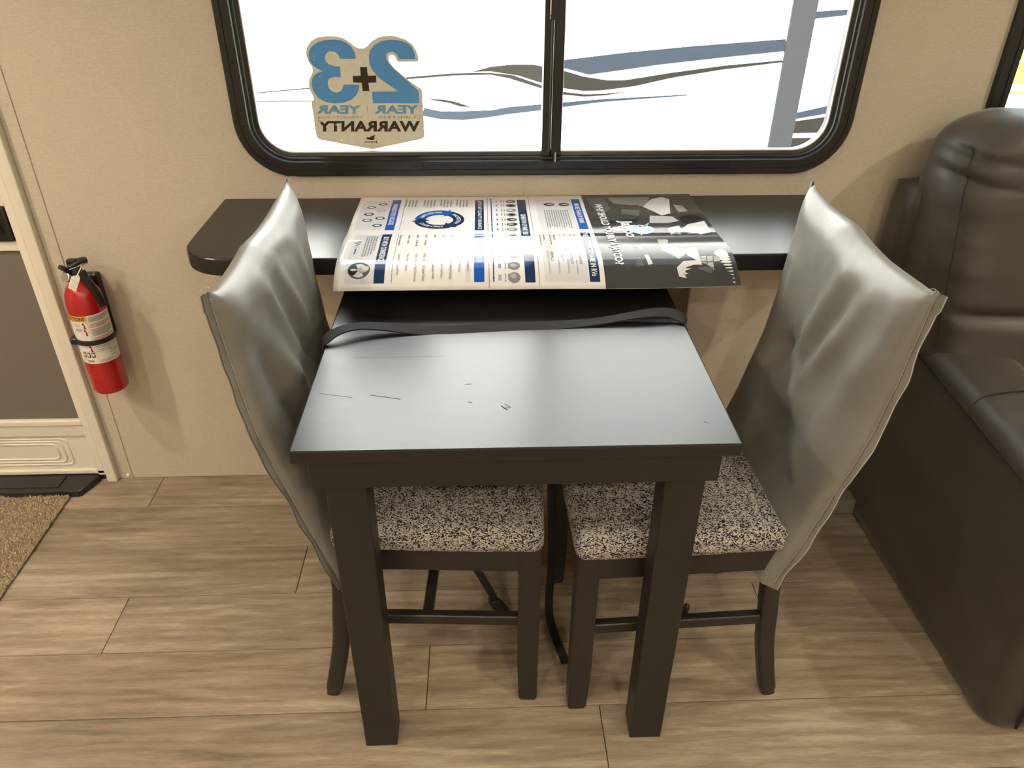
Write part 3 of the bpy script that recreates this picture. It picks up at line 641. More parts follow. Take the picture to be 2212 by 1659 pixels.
# ------------------------------------------------------------------ fire extinguisher
EX, EY, ER = -.957, -.062, .0425
ext = thing('fire_extinguisher', 'red fire extinguisher strapped to the wall beside the door', 'extinguisher', (EX,EY,.345))
prof = [(0,.345),(.036,.345),(.041,.348),(ER,.354)] + [(ER,.36+.01*i) for i in range(23)] + [(ER*.992,.590),(ER*.96,.602),(ER*.88,.615),(ER*.75,.626),(ER*.58,.634),(ER*.42,.640),(.014,.646),(.014,.652)]
obj('cylinder', lathe(prof, (EX,EY,0), 48), RED, ext, smooth=True)
def cyl(th, z, dr=.0005): return Vector((EX+(ER+dr)*math.sin(th), EY-(ER+dr)*math.cos(th), z))
def cpatch(name, t0, t1, z0, z1, mt, dr, par):
    bm = NB(); n = max(2, int(abs(t1-t0)/.09)+1); A = [bm.verts.new(cyl(t0+(t1-t0)*i/n, z0, dr)) for i in range(n+1)]; B = [bm.verts.new(cyl(t0+(t1-t0)*i/n, z1, dr)) for i in range(n+1)]
    for i in range(n): bm.faces.new((A[i], A[i+1], B[i+1], B[i]))
    return obj(name, bm, mt, par, smooth=True)
# direction towards the camera in cylinder angle (theta = 0 faces the room)
TC = math.atan2(0-EX, -(CAM.y-EY))
lab = cpatch('label', TC-2.0, TC+1.25, .437, .566, WHITELAB, .0004, ext)
YEL = mat('label_yellow', (.68,.43,.02), .4); INK = mat('label_ink', (.02,.02,.02), .5); GINK = mat('label_grey_print', (.36,.335,.305), .5); PINK = mat('label_pink_print', (.55,.30,.24), .5)
TD = TC-.22   # column divider
cpatch('yellow_band', TC-2.0, TD-.02, .551, .566, YEL, .0006, lab)
def ctext(s, t0, t1, z0, z1, mt, bold=0, name='lettering'): obj(name, text_bm(NB(), s, lambda u, v: cyl(t0+(t1-t0)*u, z0+(z1-z0)*v, .0009), bold), mt, lab)
ctext('INSTRUCTIONS', TC-1.95, TD-.08, .5535, .5635, INK, .03)
cpatch('divider', TD-.008, TD+.008, .437, .566, GINK, .0007, lab)
zz = .5615
for i, (h, mt) in enumerate(((.013, GINK), (.004, None), (.011, PINK), (.003, None), (.019, GINK), (.003, None), (.007, PINK))):
    if mt:
        k = max(1, int(h/.0028))
        for q in range(k): cpatch('print_line', TD+.08, TC+1.08-(.25 if q == k-1 else 0), zz-(q+.82)*h/k, zz-q*h/k, mt, .0006, lab)
    zz -= h
for z, a, b in ((.484,.08,.95),(.480,.08,1.1),(.475,.08,.9),(.4705,.08,.6),(.446,.08,.5),(.4425,.08,.95),(.468,.72,1.1),(.464,.72,1.1),(.4595,.72,1.0),(.452,.72,.95)): cpatch('print_line', TD+a, TC+b+.05, z-.0014, z+.0006, GINK, .0006, lab)
def pict(zc, body=True):
    bm = NB()
    for pts in ([(-.05,-.008),(.06,-.008),(.03,.003),(-.03,.004)],): bm.faces.new([bm.verts.new(cyl(TD-.20+a, zc+b, .0008)) for a, b in pts])
    obj('pictogram', bm, RED, lab); bm = NB()
    bm.faces.new([bm.verts.new(cyl(TD-.22+a, zc+b, .0009)) for a, b in ((-.05,.003),(.02,.004),(.03,.008),(-.10,.007))]); obj('pictogram', bm, INK, lab)
for z in (.540, .522, .478): pict(z)
for z in (.544, .540, .530, .526): cpatch('print_line', TC-1.0, TD-.42, z-.001, z+.001, INK if z in (.53,) else GINK, .0006, lab)
for z in (.5325, .4705, .4515): cpatch('print_line', TC-1.1, TD-.04, z-.0003, z+.0003, GINK, .0006, lab)
for t in (TD-.20, TD-.46, TD-.72):
    sq = cpatch('hazard_symbol', t-.10, t+.10, .4545, .4685, INK, .0007, lab)
    bm = NB(); bm.faces.new([bm.verts.new(cyl(t+a, .4615+b, .001)) for a, b in ((-.07,.004),(-.02,.0055),(.03,.003),(.065,.005),(.05,-.001),(.02,-.005),(-.04,-.003),(-.06,-.0055))]); obj('symbol_shape', bm, WHITELAB, sq)
ctext('KIDDE', TD-.62, TD-.26, .4415, .4475, INK, .01)
# strap and wall bracket
bm = NB(); N = 56; ri, ro = ER+.0012, ER+.0045
loops = [[cyl(2*math.pi*i/N, z, r-ER) for i in range(N)] for z, r in ((.489, ri), (.489, ro), (.501, ro), (.501, ri), (.489, ri))]
ring_loft(bm, loops); band = obj('strap_band', bm, BLACKP, ext, smooth=False)
obj('strap_buckle', bx(EX-.046, EX-.028, EY-.036, EY-.022, .486, .503, .002, 1), BLACKP, band)
obj('bracket', bx(EX-.010, -.934, -.022, -.0005, .47, .637, .002, 1), BLACKP, ext)
# valve head
hd = obj('valve_body', lathe([(.0,.646),(.0155,.646),(.0165,.652),(.0165,.662),(.013,.668),(.013,.682),(0,.684)], (EX,EY,0), 20), BLACKP, ext, smooth=True)
V = lambda px, y: onY(px, y)
def strip(name, pts, wd, th, par, mt=BLACKP, k=5, sc=None):
    p = smooth_path(pts, k); n = len(p); s_ = [sc(i/(n-1)) for i in range(n)] if sc else None
    return obj(name, sweep(NB(), p, rr(-wd/2, wd/2, -th/2, th/2, min(wd, th)*.35, 3), ups=[(0,0,1)]*n, scales=s_), mt, par, smooth=True)
strip('carry_handle', [V((168,588),-.066), V((152,590),-.072), V((142,582),-.080), V((128,577),-.088)], .018, .011, hd, sc=lambda t: 1 if t < .9 else .8)
strip('squeeze_lever', [V((147,578),-.074), V((160,570),-.066), V((172,563.5),-.058), V((188,561),-.050)], .020, .011, hd, sc=lambda t: .85+.25*t if t < .93 else .85)
obj('lever_pivot', bx(EX-.012, EX+.010, EY-.008, EY+.008, .672, .694, .003, 2), BLACKP, hd)
obj('pull_pin', tube([V((149,583),-.082), V((176,572),-.060)], .0016, 6), CHROME, hd)
rc = V((190,582),-.060); obj('pin_ring', sweep(NB(), [rc+Vector((.0145*math.cos(a), .003*math.sin(a), .0145*math.sin(a))) for a in [2*math.pi*i/28 for i in range(28)]], circ(.0011, 6), closed=True, ups=[(0,1,0)]*28), CHROME, hd, smooth=True)
gc = V((137,598),-.095); gp = V((158,601),-.072); ax = (gc-gp).normalized()
ga = obj('pressure_gauge', lathe([(0,0),(.006,0),(.006,.010),(.0115,.012),(.0118,.019),(.0102,.020)], gp+ax*.004, 20, ax), CHROME, hd, smooth=True)
obj('gauge_dial', lathe([(0,.0202),(.0098,.0202)], gp+ax*.004, 20, ax), mat('dial', (.5,.45,.36), .3), ga)
strip('hose', [V((176,585),-.075), V((184,600),-.076), V((196,616),-.074), V((210,638),-.070), V((222,658),-.066)], .019, .018, hd, k=6, sc=lambda t: .8+.25*min(1, t*1.4))
tg = NB(); tp = [(170,594),(173,602),(164,629.5),(147,622),(154,597)]
poly = [V(p, -.108) for p in tp]; tg.faces.new([tg.verts.new(p) for p in poly]); e = bmesh.ops.extrude_face_region(tg, geom=tg.faces[:]); bmesh.ops.translate(tg, verts=[v for v in e['geom'] if isinstance(v, bmesh.types.BMVert)], vec=(0,.0006,0))
tgo = obj('inspection_tag', tg, mat('tag_paper', (.78,.74,.65), .6), ext)
obj('tag_tie', tube([V((176,576),-.085), V((171,586),-.100), V((166,596),-.1085)], .0012, 6), mat('tag_paper'), tgo)
for i in range(4):
    a, b = V((156-i*1.2, 606+i*4.2), -.1084), V((168-i*1.2, 610+i*4.4), -.1084); bm = NB(); u_ = Vector((0,0,.0006)); bm.faces.new([bm.verts.new(q) for q in (a-u_, b-u_, b+u_, a+u_)]); obj('print_line', bm, GINK, tgo)

# ------------------------------------------------------------------ poster on the shelf
PX0, PX1, TL = -.283, .486, .449
def pz(s, t):
    z = ZS+.0022 + .0016*math.sin(t*19+s*3)**2
    if t > .355: z -= 3.8*(t-.355)**2
    if t > .26: z += .0014*math.exp(-((t-.30)/.05)**2)
    z += .0012*math.exp(-((t-.19)/.03)**2)*math.exp(-((s-.10)/.12)**2) + .0012*noise.noise(Vector((s*6, t*16, 2)))*min(1, max(0, t-.02)*10)
    z += .004*math.exp(-((PX1-s)/.05)**2)*max(0, t-.2)*3
    return max(z, ZS+.0009) if t < .366 else z
def PS(s, t, up=0.0): return Vector((s, -t, pz(s, t)+up))
def pg(px):
    """photo point -> (s, t) on the sheet lying on the ledge"""
    z = ZS
    for _ in range(12):
        p = onZ(px, z); z = .6*z+.4*pz(p.x, max(0, min(TL, -p.y)))
    return p.x, -p.y
def sheet(bm, s0, s1, t0, t1, up, ns, nt, shear=None):
    V_ = [[bm.verts.new(PS(s0+(s1-s0)*i/ns, t0+(t1-t0)*j/nt, up)) for i in range(ns+1)] for j in range(nt+1)]
    for j in range(nt):
        for i in range(ns): bm.faces.new((V_[j][i], V_[j][i+1], V_[j+1][i+1], V_[j+1][i]))
    return bm
poster = obj('poster', sheet(NB(), PX0, PX1, .004, TL, 0, 70, 60), PAPER, smooth=True)
sol = poster.modifiers.new('thickness', 'SOLIDIFY'); sol.thickness = .0003; sol.offset = -1
tag(poster, 'glossy printed dealer poster lying on the black ledge and drooping over its front', 'poster')
def pm(name, col): return mat(name, tuple(c*.82 for c in col), .10, spec=.20)
NAVY, BLUE, LGREY, PTXT, PWHITE = pm('print_navy', (.012,.035,.095)), pm('print_blue', (.012,.095,.42)), pm('print_light_grey', (.66,.64,.64)), pm('print_grey_text', (.26,.25,.25)), pm('print_white', (.85,.84,.83))
PB = {k: pm('print_tone_%d' % k, (v, v*.97, v*.93)) for k, v in ((1,.022), (2,.055), (3,.12), (4,.25), (5,.45), (6,.65))}
def c6(a, b): return (700+a/4.9156, 400+b/4.9156)
def c7(a, b): return (1100+a/4.2538, 400+b/4.2538)
def rng(*pts):
    st = [pg(p) for p in pts]; return min(s for s, t in st), max(s for s, t in st), min(t for s, t in st), max(t for s, t in st)
def area(name, mt, q, up=.0002, par=poster):
    s0, s1, t0, t1 = q; return obj(name, sheet(NB(), s0, s1, t0, t1, up, 2, max(3, int((t1-t0)/.008))), mt, par, smooth=True)
def ptext(s, s0, s1, t0, t1, mt, bold=0, up=.0005, par=poster, name='lettering'):
    return obj(name, text_bm(NB(), s, lambda u, v: PS(s0+(s1-s0)*v, t0+(t1-t0)*u, up), bold), mt, par)
def pdash(s0, s1, t0, t1, mt=None, up=.0003, par=poster):
    bm = NB(); t = t0
    while t < t1-.001:
        e = min(t1, t+random.uniform(.003, .009)); m_ = (s0+s1)/2; h = (s1-s0)*.28
        sheet(bm, m_-h, m_+h, t, e, up, 1, 2); t = e+.0016
    return obj('print_line', bm, mt or PTXT, par)
random.seed(8)
def bar(q4, mt, s, f0, f1, bold=.02):
    (a, b, c, d) = [pg(p) for p in q4]   # a,b top-left/right ; c,d bottom-right/left in photo
    s0, s1 = (a[0]+d[0])/2, (b[0]+c[0])/2; t0, t1 = (a[1]+b[1])/2, (c[1]+d[1])/2
    o = area('heading_bar', mt, (s0, s1, t0, t1)); h = s1-s0; L = t1-t0
    ptext(s, s0+h*.22, s1-h*.22, t0+L*f0, t0+L*f1, PWHITE, bold, par=o); return s0, s1, t0, t1
area('grey_field', LGREY, rng(c6(430,165), c6(380,478), c6(735,170), c6(640,470))[:2]+rng(c6(435,170), c6(380,478))[2:], .0001)
q2 = bar([c6(620,525), c6(725,522), c6(638,1045), c6(527,1045)], NAVY, 'BUY WITH CONFIDENCE', .10, .72)
area('grey_field', LGREY, (PX0+.02, q2[0], q2[2], q2[3]), .0001)
q1 = bar([c6(735,160), c6(825,160), c6(740,478), c6(640,478)], BLUE, 'AWARDED FOR DECADES', .14, .84)
q3 = bar([c6(1607,160), c6(1697,160), c6(1697,478), c6(1597,478)], NAVY, 'JAYCO 360° QUALITY ASSURANCE', .04, .97, .015)
q4 = bar([c6(1597,518), c6(1699,518), c6(1700,1030), c6(1591,1030)], BLUE, 'THE JAYCO DIFFERENCE', .12, .74)
q5 = bar([c7(75,135), c7(150,135), c7(237,895), c7(140,895)], NAVY, 'GENERATIONS OF FAMILY FUN', .24, .56)
q6 = bar([c7(570,130), c7(645,130), c7(725,405), c7(640,405)], BLUE, 'MORE THAN 50 YEARS', .16, .82)
q7 = bar([c7(655,437), c7(740,437), c7(832,890), c7(737,890)], NAVY, 'THE MOST RESPECTED NAME IN RVs', .02, .94)
area('grey_field', LGREY, (pg(c7(240,150))[0], q6[0]-.002, q6[2], q6[3]), .0001)
area('grey_field', LGREY, (pg(c7(300,600))[0], q7[0]-.002, q7[2], q7[3]), .0001)
mz = pg(c6(1500,900))[0], pg(c6(1555,900))[0]
area('grey_field', LGREY, (mz[0], mz[1], q4[2], q4[3]), .0001)
ptext('TOWABLE', mz[0]+.003, mz[1]-.003, q4[2]+.025, q4[2]+.06, PTXT, .01); ptext('MOTORIZED', mz[0]+.003, mz[1]-.003, pg(c6(1530,775))[1], pg(c6(1520,915))[1], PTXT, .01)
for px_, t0, t1 in ((c6(835,320), .015, q1[3]), (c6(1745,600), .015, .445), (c7(235,500), .015, .445), (c6(715,1000), q2[2], q2[3])):
    s_ = pg(px_)[0]; area('rule', PTXT, (s_-.0006, s_+.0006, t0, t1), .0002)
# list texts of the comparison block
items2 = ['The Jayco 2+3 Warranty', 'JRide Ride & Handling Package', 'One-piece Seamless Front Caps', 'Stronghold VBL Laminated Walls', 'Better Standards = Increased Value', 'Catalytic Converter Theft Deterrent', 'Bonus Value Packages', 'Generous Towing Capabilities']
sl = [pg(c6(1450-91*i, 560))[0] for i in range(8)]; sl2 = [pg(c6(1440-93*i, 800))[0] for i in range(8)]
for i in range(8):
    pdash(sl[i]-.0035, sl[i]+.003, pg(c6(1450,525))[1], pg(c6(1450, 525+75+16*(i % 3)+20))[1])
    ptext('• '+items2[i], sl2[i]-.0035, sl2[i]+.003, pg(c6(1440,720))[1], pg(c6(1440, 925+(0,75,60,75,90,95,-20,25)[i]))[1], PTXT, .006)
for i, sx in enumerate((1520, 1350, 1175, 980)):
    sc_ = pg(c6(sx, 200))[0]
    for k in range(4): pdash(sc_-.0032-k*.0075, sc_+.0022-k*.0075, pg(c6(sx,160))[1], pg(c6(sx, 235-10*(k == 3)))[1])
# arrow ring
rs, rt = pg(c6(1225,372)); rin, rout = .041, .075
rout = abs(pg(c6(1490,372))[0]-rs); rin = abs(pg(c6(1372,372))[0]-rs); rk = (pg(c6(1225,465))[1]-pg(c6(1225,272))[1])/2/rout
def arc_band(a0, a1, mt, txt):
    bm = NB(); n = 22; A, B = [], []
    for i in range(n+1):
        a = math.radians(a0+(a1-a0)*i/n); A.append(bm.verts.new(PS(rs+rin*math.cos(a), rt+rk*rin*math.sin(a), .0003))); B.append(bm.verts.new(PS(rs+rout*math.cos(a), rt+rk*rout*math.sin(a), .0003)))
    for i in range(n): bm.faces.new((A[i], B[i], B[i+1], A[i+1]))
    o = obj('ring_arrow', bm, mt, poster); a = math.radians(a1); b = math.radians(a1+24); bm = NB()
    def pr(r, an): return bm.verts.new(PS(rs+r*math.cos(an), rt+rk*r*math.sin(an), .0005))
    bm.faces.new((pr(rin*.72, a), pr(rout*1.14, a), pr((rin+rout)/2, b))); obj('arrow_head', bm, mt, o)
    am, hw = math.radians((a0+a1)/2), math.radians(abs(a1-a0))*.36; up = 1 if math.sin(am) < .3 else -1
    r0, r1 = rin+(rout-rin)*.32, rin+(rout-rin)*.68
    def fn(u, v):
        an = am+(u-.5)*2*hw*(1 if up > 0 else 1); r = r0+(r1-r0)*v
        return PS(rs+r*math.cos(an), rt+rk*r*math.sin(an), .0007)
    obj('lettering', text_bm(NB(), txt, fn, .02), PWHITE, o)
arc_band(185, 290, BLUE, 'RAPID RESPONSE'); arc_band(-62, 50, NAVY, 'PROTECTION'); arc_band(62, 172, NAVY, 'DIRECT SERVICE')
# timeline
tx = pg(c6(1790,600))[0]; area('timeline', BLUE, (tx-.0012, tx+.0012, .02, pg(c6(1800,1030))[1]), .0002)
ty = [175,218,268,315,365,415,470,520,572,620,672,745,855,980]
def disc(name, s, t, rs_, rt_, mt, up, par=poster, n=22):
    bm = NB(); c = bm.verts.new(PS(s, t, up)); R_ = [bm.verts.new(PS(s+rs_*math.cos(2*math.pi*i/n), t+rt_*math.sin(2*math.pi*i/n), up)) for i in range(n)]
    for i in range(n): bm.faces.new((c, R_[i], R_[(i+1) % n]))
    return obj(name, bm, mt, par)
random.seed(4)
for i, y in enumerate(ty):
    s_, t_ = pg(c6(1980+i*3.2, y)); r_ = .0115
    d = disc('photo_disc', s_, t_, r_, r_*.95, PB[random.choice((2,3,4,4))], .0002)
    disc('photo_figure', s_+random.uniform(-.003,.003), t_+random.uniform(-.003,.003), r_*.55, r_*.45, PB[random.choice((1,5,6))], .0004, d, 10)
    if i < 12: pdash(tx+.009, tx+.0145, t_-.005, t_+.005, BLUE)
    else: ptext(('2020','2022')[i-12], tx+.009, tx+.0145, t_-.006, t_+.006, BLUE, .01, .0003)
    disc('timeline_dot', tx, t_, .002, .002, BLUE, .0003, n=8)
    for k in range(2): pdash(tx+.0205+k*.006, tx+.0245+k*.006, t_-.008, t_+.008)
# award badges
for i, (a, b) in enumerate(((505,240),(610,272),(478,310),(595,352),(458,375),(565,428),(630,205))):
    s_, t_ = pg(c6(a, b)); d = disc('award_badge', s_, t_, .0105, .0085, PB[(3,5,2,2,3,2,3)[i]], .0003); disc('badge_centre', s_, t_, .0065, .004, PWHITE if i != 1 else LGREY, .0005, d, 10)
# portrait roundel and signature text
s_, t_ = pg(c6(368,902)); R1 = abs(pg(c6(492,902))[0]-s_)
dsc = disc('portrait_rim', s_, t_, R1*1.03, R1*1.0, PWHITE, .0002, n=30); disc('portrait_photo', s_, t_, R1*.97, R1*.94, PB[3], .0003, dsc, 30)
disc('portrait_photo', s_+R1*.30, t_-R1*.02, R1*.46, R1*.34, PB[5], .0004, dsc, 20); disc('portrait_photo', s_-R1*.50, t_-R1*.05, R1*.38, R1*.62, PB[1], .0004, dsc, 20); disc('portrait_photo', s_-R1*.45, t_, R1*.30, R1*.12, PB[6], .0005, dsc, 14); disc('portrait_photo', s_+R1*.55, t_-R1*.15, R1*.30, R1*.30, PB[6], .0005, dsc, 14)
for k, (a, L) in enumerate(((560,150),(535,190),(508,205),(480,215),(455,220))): ss = pg(c6(a-18, 640))[0]; pdash(ss-.0025, ss+.0025, pg(c6(a-18,545))[1], pg(c6(a-18,545+L))[1])
pdash(pg(c6(330,700))[0]-.003, pg(c6(330,700))[0]+.003, pg(c6(345,680))[1], pg(c6(335,735))[1], BLUE)
_g = pg(c6(360,625)); obj('signature', sweep(NB(), [PS(_g[0]+.008*math.sin(i*.9)*math.exp(-i*.06), _g[1]-.012+i*.0016, .0004) for i in range(22)], circ(.0004, 4)), PTXT, poster)
# text columns of the upper blocks
for k in range(11):
    a = c7(555-23*k+k*1.5, 310); ss = pg(a)[0]; pdash(ss-.0022, ss+.0022, pg(c7(550-21*k,230))[1], pg(c7(590-23*k,395-8*(k % 3)))[1])
for a, b in ((500,178), (365,178)):
    s_, t_ = pg(c7(a, b)); d = disc('photo_disc', s_, t_, .0125, .0095, PB[2], .0003); disc('photo_figure', s_+.002, t_, .008, .003, PB[6], .0005, d, 10)
for k, (a, wd) in enumerate((('CRAFTSMANSHIP', 640), ('DEPENDABILITY', 560), ('QUALITY', 475), ('SERVICE', 385))):
    s_ = pg(c7(wd+15, 680))[0]; t0 = pg(c7(wd+10, 605))[1]
    ptext('• '+a, s_-.003, s_+.003, t0, t0+.042+.008*(k < 2), PTXT, .012); ptext(('Engineered to a higher standard', 'Generations of family practices', 'Built for real everyday use', 'Built by hundreds of service centers')[k], s_-.0105, s_-.0055, t0, t0+.072, PTXT)
    s2 = pg(c7(610-95*k, 520))[0]; t0 = pg(c7(610,455))[1]; pdash(s2-.003, s2+.003, t0, t0+.03); pdash(s2-.0105, s2-.0055, t0, t0+.055)
# black and white photograph panel with the title
sb = pg(c7(877,965))[0]; sb = (sb+pg(c7(675,108))[0])/2
photo = area('photo_panel', PB[2], (sb, PX1, .004, TL), .0002); photo.data.materials[0] = PB[2]
def shape(px_list, tone, up=.0003):
    st = [pg(c7(a, b)) for a, b in px_list]; bm = NB()
    if sum(s > PX1-.004 or t > TL-.004 for s, t in st) > (0 if len(st) == 4 else len(st)/3): bm.free(); return
    vs_ = [bm.verts.new((min(PX1-.001, s), -min(TL-.001, t), 0)) for s, t in st]; bm.faces.new(vs_)
    bmesh.ops.triangulate(bm, faces=bm.faces[:])
    for _ in range(2): bmesh.ops.subdivide_edges(bm, edges=bm.edges[:], cuts=1, use_grid_fill=True)
    for v in bm.verts: v.co = PS(v.co.x, -v.co.y, up)
    obj('photo_tone', bm, PB[tone], photo)
shape([(690,115),(870,115),(930,220),(820,290),(770,210)], 3); shape([(960,190),(1190,180),(1185,290),(1030,280)], 2)
shape([(890,115),(1290,110),(1260,200),(960,170)], 4); shape([(1300,130),(1400,110),(1470,130),(1480,260),(1400,280),(1320,240),(1230,200)], 6, .0004)
shape([(1470,120),(1620,105),(1640,180),(1540,200),(1490,180)], 2, .0004); shape([(1500,180),(1590,190),(1640,240),(1560,250)], 4, .0005)
shape([(1030,220),(1200,230),(1190,285),(1030,280)], 3, .0004); shape([(1290,280),(1500,290),(1560,330),(1450,350),(1290,350)], 5, .0004)
shape([(1560,300),(1680,250),(1780,310),(1740,340),(1600,350)], 1, .0005); shape([(1640,360),(1790,330),(1860,430),(1700,470),(1580,410)], 6, .0004)
shape([(1450,400),(1560,370),(1600,450),(1500,470)], 5, .0004); shape([(1360,500),(1560,500),(1640,620),(1560,680),(1400,600)], 5, .0004)
shape([(1600,600),(1700,560),(1760,690),(1800,870),(1760,920),(1680,920),(1640,860),(1560,840),(1540,760),(1600,700),(1720,690),(1640,650)], 6, .0005)
for i in range(3):
    for j in range(3 if i < 2 else 1): shape([(1755+i*60+j*6, 655+j*56), (1808+i*60+j*6, 652+j*56), (1814+i*60+j*6, 700+j*56), (1761+i*60+j*6, 704+j*56)], 5, .0004)
shape([(1730,760),(1800,745),(1870,760),(1860,810),(1790,810)], 3, .0006); shape([(1350,890),(1480,880),(1660,920),(1650,960),(1400,955)], 5, .0004)
shape([(1240,640),(1275,640),(1320,725),(1280,735)], 6, .0005); shape([(1170,660),(1200,660),(1240,740),(1165,750)], 3, .0004); shape([(1060,700),(1090,690),(1110,780),(1070,770)], 3, .0004)
shape([(1160,560),(1200,565),(1240,595),(1200,590)], 6, .0005); shape([(860,320),(1180,300),(1180,340),(860,350)], 1, .0004)
tS0, tS1 = (pg(c7(790,180)), pg(c7(1020,730)))
sa, sb2 = pg(c7(800,175))[0], pg(c7(1005,735))[0]; st_ = (sa+sb2)/2
ptext('WHY SHOULD YOU BUY A JAYCO?', st_-.0105, st_+.0115, pg(c7(815,175))[1], pg(c7(1005,733))[1], PWHITE, .03, .0011, photo)
js = pg(c7(1090,410))[0]; ptext('Jayco', js-.018, js+.016, pg(c7(1060,330))[1], pg(c7(1115,482))[1], PWHITE, .03, .0011, photo)
s_, t_ = pg(c7(1215,410)); em = disc('bird_emblem', s_, t_, .0265, .023, PWHITE, .0009, photo, 24); disc('emblem_ring', s_, t_, .0235, .0205, pm('print_sky_blue', (.06,.26,.66)), .0011, em, 24)
def emb(pts, mt, up):
    bm = NB(); bm.faces.new([bm.verts.new(PS(*pg(c7(a, b)), up)) for a, b in pts]); bmesh.ops.triangulate(bm, faces=bm.faces[:]); obj('emblem_feather', bm, mt, em)
emb([(1195,365),(1215,385),(1285,350),(1265,385),(1240,410),(1235,435),(1215,445),(1222,468),(1195,450),(1190,425),(1170,405),(1185,395)], PWHITE, .0013)
emb([(1195,372),(1212,392),(1225,392),(1190,388)], PB[1], .0015); emb([(1225,385),(1275,360),(1262,375),(1235,395)], PB[1], .0015); emb([(1232,402),(1262,384),(1245,402),(1236,412)], PB[1], .0015); emb([(1193,430),(1205,432),(1212,455),(1199,446)], PB[1], .0015)

# ------------------------------------------------------------------ ceiling lamps
LED = mk_emit('led_diffuser', PUCK_COL, 60)
for i, (x, y) in enumerate(PUCKS):
    p = thing('ceiling_light', 'round recessed warm LED puck light in the ceiling', 'light', (x, y, CEIL), 0, 'LED puck lights in the ceiling')
    obj('bezel', lathe([(.030,-.004),(.040,-.006),(.042,0)], (0,0,0), 24), mat('lamp_bezel', (.7,.68,.62), .3), p, world=False, smooth=True)
    obj('diffuser', lathe([(0,-.0045),(.030,-.0045)], (0,0,0), 24), LED, p, world=False)
    ld = bpy.data.lights.new('puck_lamp', 'AREA'); ld.shape = 'DISK'; ld.size = .06; ld.energy = PUCK_W; ld.color = PUCK_COL; ld.spread = math.radians(150)
    lo = bpy.data.objects.new('puck_lamp', ld); C.objects.link(lo); lo.parent = p; lo.location = (0,0,-.008)

# ------------------------------------------------------------------ outdoors
GZ = -.78
struct('ground', bx(-14, 16, .3, 9.0, GZ-.1, GZ), mk_ground('gravel', (.42,.37,.29), (.56,.50,.41), 9))
gr_ = struct('lawn', bx(-30, 45, 9.0, 60, GZ-.1, GZ+.03), mk_ground('grass', (.09,.20,.012), (.16,.30,.02), 3)); gr_['kind'] = 'structure'
trl = thing('travel_trailer', 'white travel trailer with grey and blue swoosh stripes parked outside the window', 'trailer', (-.5,1.9,GZ))
TWHITE = mat('trailer_gelcoat', (.84,.85,.84), .35); TDARK = mat('decal_charcoal', (.010,.0095,.008), .6, spec=.1); TBLUE = mat('decal_slate', (.014,.020,.028), .6, spec=.1); TGREY = mat('flange_grey', (.020,.022,.024), .6, spec=.15)
SY, MY = 1.5, 1.95
obj('side_wall', bx(-4.6, 2.02, MY, MY+2.3, GZ+.35, 3.25, .04, 3), TWHITE, trl)
so = obj('slide_out', bx(-2.6, 1.30, SY, MY+.01, GZ+.75, 3.05, .01, 2), TWHITE, trl)
fx0, fx1 = onY((1662,325), SY).x, onY((1705,325), SY).x
obj('slide_flange', bx(fx0-.012, fx1, SY-.012, SY+.02, GZ+.70, 3.10, .004, 1), TGREY, so)
def decal(pts, y, mt, par):
    P_ = [onY(p, y) for p in pts]; obj('stripe', poly_extrude(NB(), [(p.x, p.z) for p in P_], y-.0015, y), mt, par)
d1 = [(1100+a/2.765, b/2.765) for a, b in ((200,376),(325,358),(700,313),(1100,275),(1650,233),(1660,303),(1300,340),(900,385),(600,428),(475,445),(325,405),(200,366))]
YS = SY-.001
decal(d1[1:-1], YS, TBLUE, so)
decal([(1020,155),(1060,144),(1110,139),(1150,139),(1216,152),(1260,165),(1310,173),(1350,173),(1450,157),(1560,142),(1690,130),(1690,134),(1560,150),(1450,168),(1370,186),(1300,195),(1260,196),(1216,190),(1170,179),(1120,163),(1060,154)], YS, TDARK, so)
decal([(553,201.5),(670,191.5),(885,170.5),(980,163),(1060,161),(1100,169),(1170,191),(1216,204),(1262,208.5),(1310,205.5),(1360,197),(1310,202),(1262,203.5),(1216,198),(1170,184),(1110,163),(1060,157),(980,158),(885,166),(670,189),(553,199.5)], YS, TDARK, so)
decal([(922,213),(960,215),(985,220),(1018,231),(995,230),(970,222),(940,217)], YS, TDARK, so)
decal([(900,229),(950,240),(1000,240),(1060,238),(1100,231),(1170,225),(1216,221),(1300,214),(1485,204),(1485,206),(1300,220),(1216,231),(1170,238),(1100,246),(1050,254),(1000,259),(950,257),(900,247),(800,222),(680,219),(556,220),(556,218),(680,217),(800,216)], YS, TBLUE, so)
YM = MY-.001
decal([(1740,26.5),(1832,20),(1900,16),(1900,28),(1830,32.5),(1740,42.5)], YM, TBLUE, trl)
decal([(1700,248),(1790,228),(1850,215),(1850,232),(1787,245),(1700,260)], YM, TBLUE, trl)
decal([(1700,264),(1785,252),(1850,243),(1850,284),(1780,286),(1700,288)], YM, TDARK, trl)
decal([(1700,298),(1850,296),(1850,345),(1700,345)], YM, TDARK, trl)
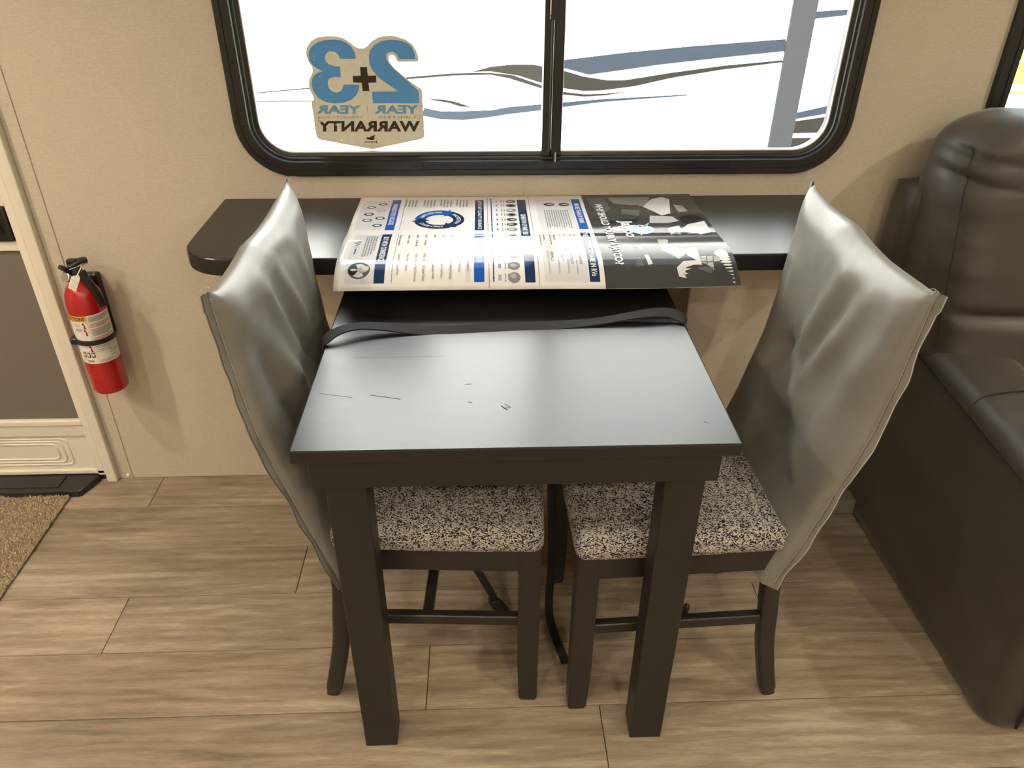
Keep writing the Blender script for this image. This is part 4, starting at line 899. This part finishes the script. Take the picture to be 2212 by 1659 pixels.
# chain link fence and barbed-wire arm seen through the second window
fence = thing('chain_link_fence', 'galvanised chain link fence with barbed wire arms beyond the second window', 'fence', (3.6,3.1,GZ))
GALV = mat('galvanised', (.55,.56,.56), .35, .7)
FA, FB = Vector((2.3,3.75,.0)), Vector((5.2,1.7,.0)); fd = (FB-FA).normalized(); FL = (FB-FA).length
rz = onY((2172,187), 3.05).z; RZ = .47
# rail passes through the sight line of the photo point
def rail_hit(px):
    d = ray(px); n_ = Vector((-fd.y, fd.x, 0)); t = (FA-CAM).dot(n_)/d.dot(n_); return CAM+d*t
RZ = rail_hit((2172,187)).z
obj('top_rail', tube([FA+Vector((0,0,RZ)), FB+Vector((0,0,RZ))], .021, 10), GALV, fence, smooth=True)
for k in (0.06, .37, .70, .98):
    b_ = FA+fd*FL*k; obj('post', tube([b_+Vector((0,0,GZ)), b_+Vector((0,0,RZ+.03))], .028, 10), GALV, fence, smooth=True)
pa = rail_hit((2176,160)); pb = rail_hit((2207,128))
ao = Vector((-fd.y, fd.x, 0))
for k in (.06, .37, .70, .98):
    b_ = FA+fd*FL*k; obj('wire_arm', tube([b_+Vector((0,0,RZ)), b_+ao*.10+Vector((0,0,RZ+.11)), b_+ao*.22+Vector((0,0,RZ+.24))], .016, 8), GALV, fence, smooth=True)
for f_, z_ in ((.12,.13), (.21,.235)): obj('barbed_wire', tube([FA+ao*f_+Vector((0,0,RZ+z_)), FB+ao*f_+Vector((0,0,RZ+z_))], .003, 5), GALV, fence)
bm = NB(); Hh = RZ-GZ-.03; sp_ = .075; n = int((FL+Hh)/sp_)
for i in range(-int(Hh/sp_), int(FL/sp_)+1):
    for sgn in (1, -1):
        a0 = i*sp_; a1 = a0+Hh
        lo_, hi_ = max(0, a0), min(FL, a1)
        if hi_ <= lo_: continue
        z0_, z1_ = lo_-a0, hi_-a0
        if sgn < 0: z0_, z1_ = Hh-z0_, Hh-z1_
        sweep(bm, [FA+fd*lo_+Vector((0,0,GZ+.03+z0_)), FA+fd*hi_+Vector((0,0,GZ+.03+z1_))], circ(.0022, 3), ups=[ao, ao])
obj('wire_mesh', bm, GALV, fence, kind='stuff')
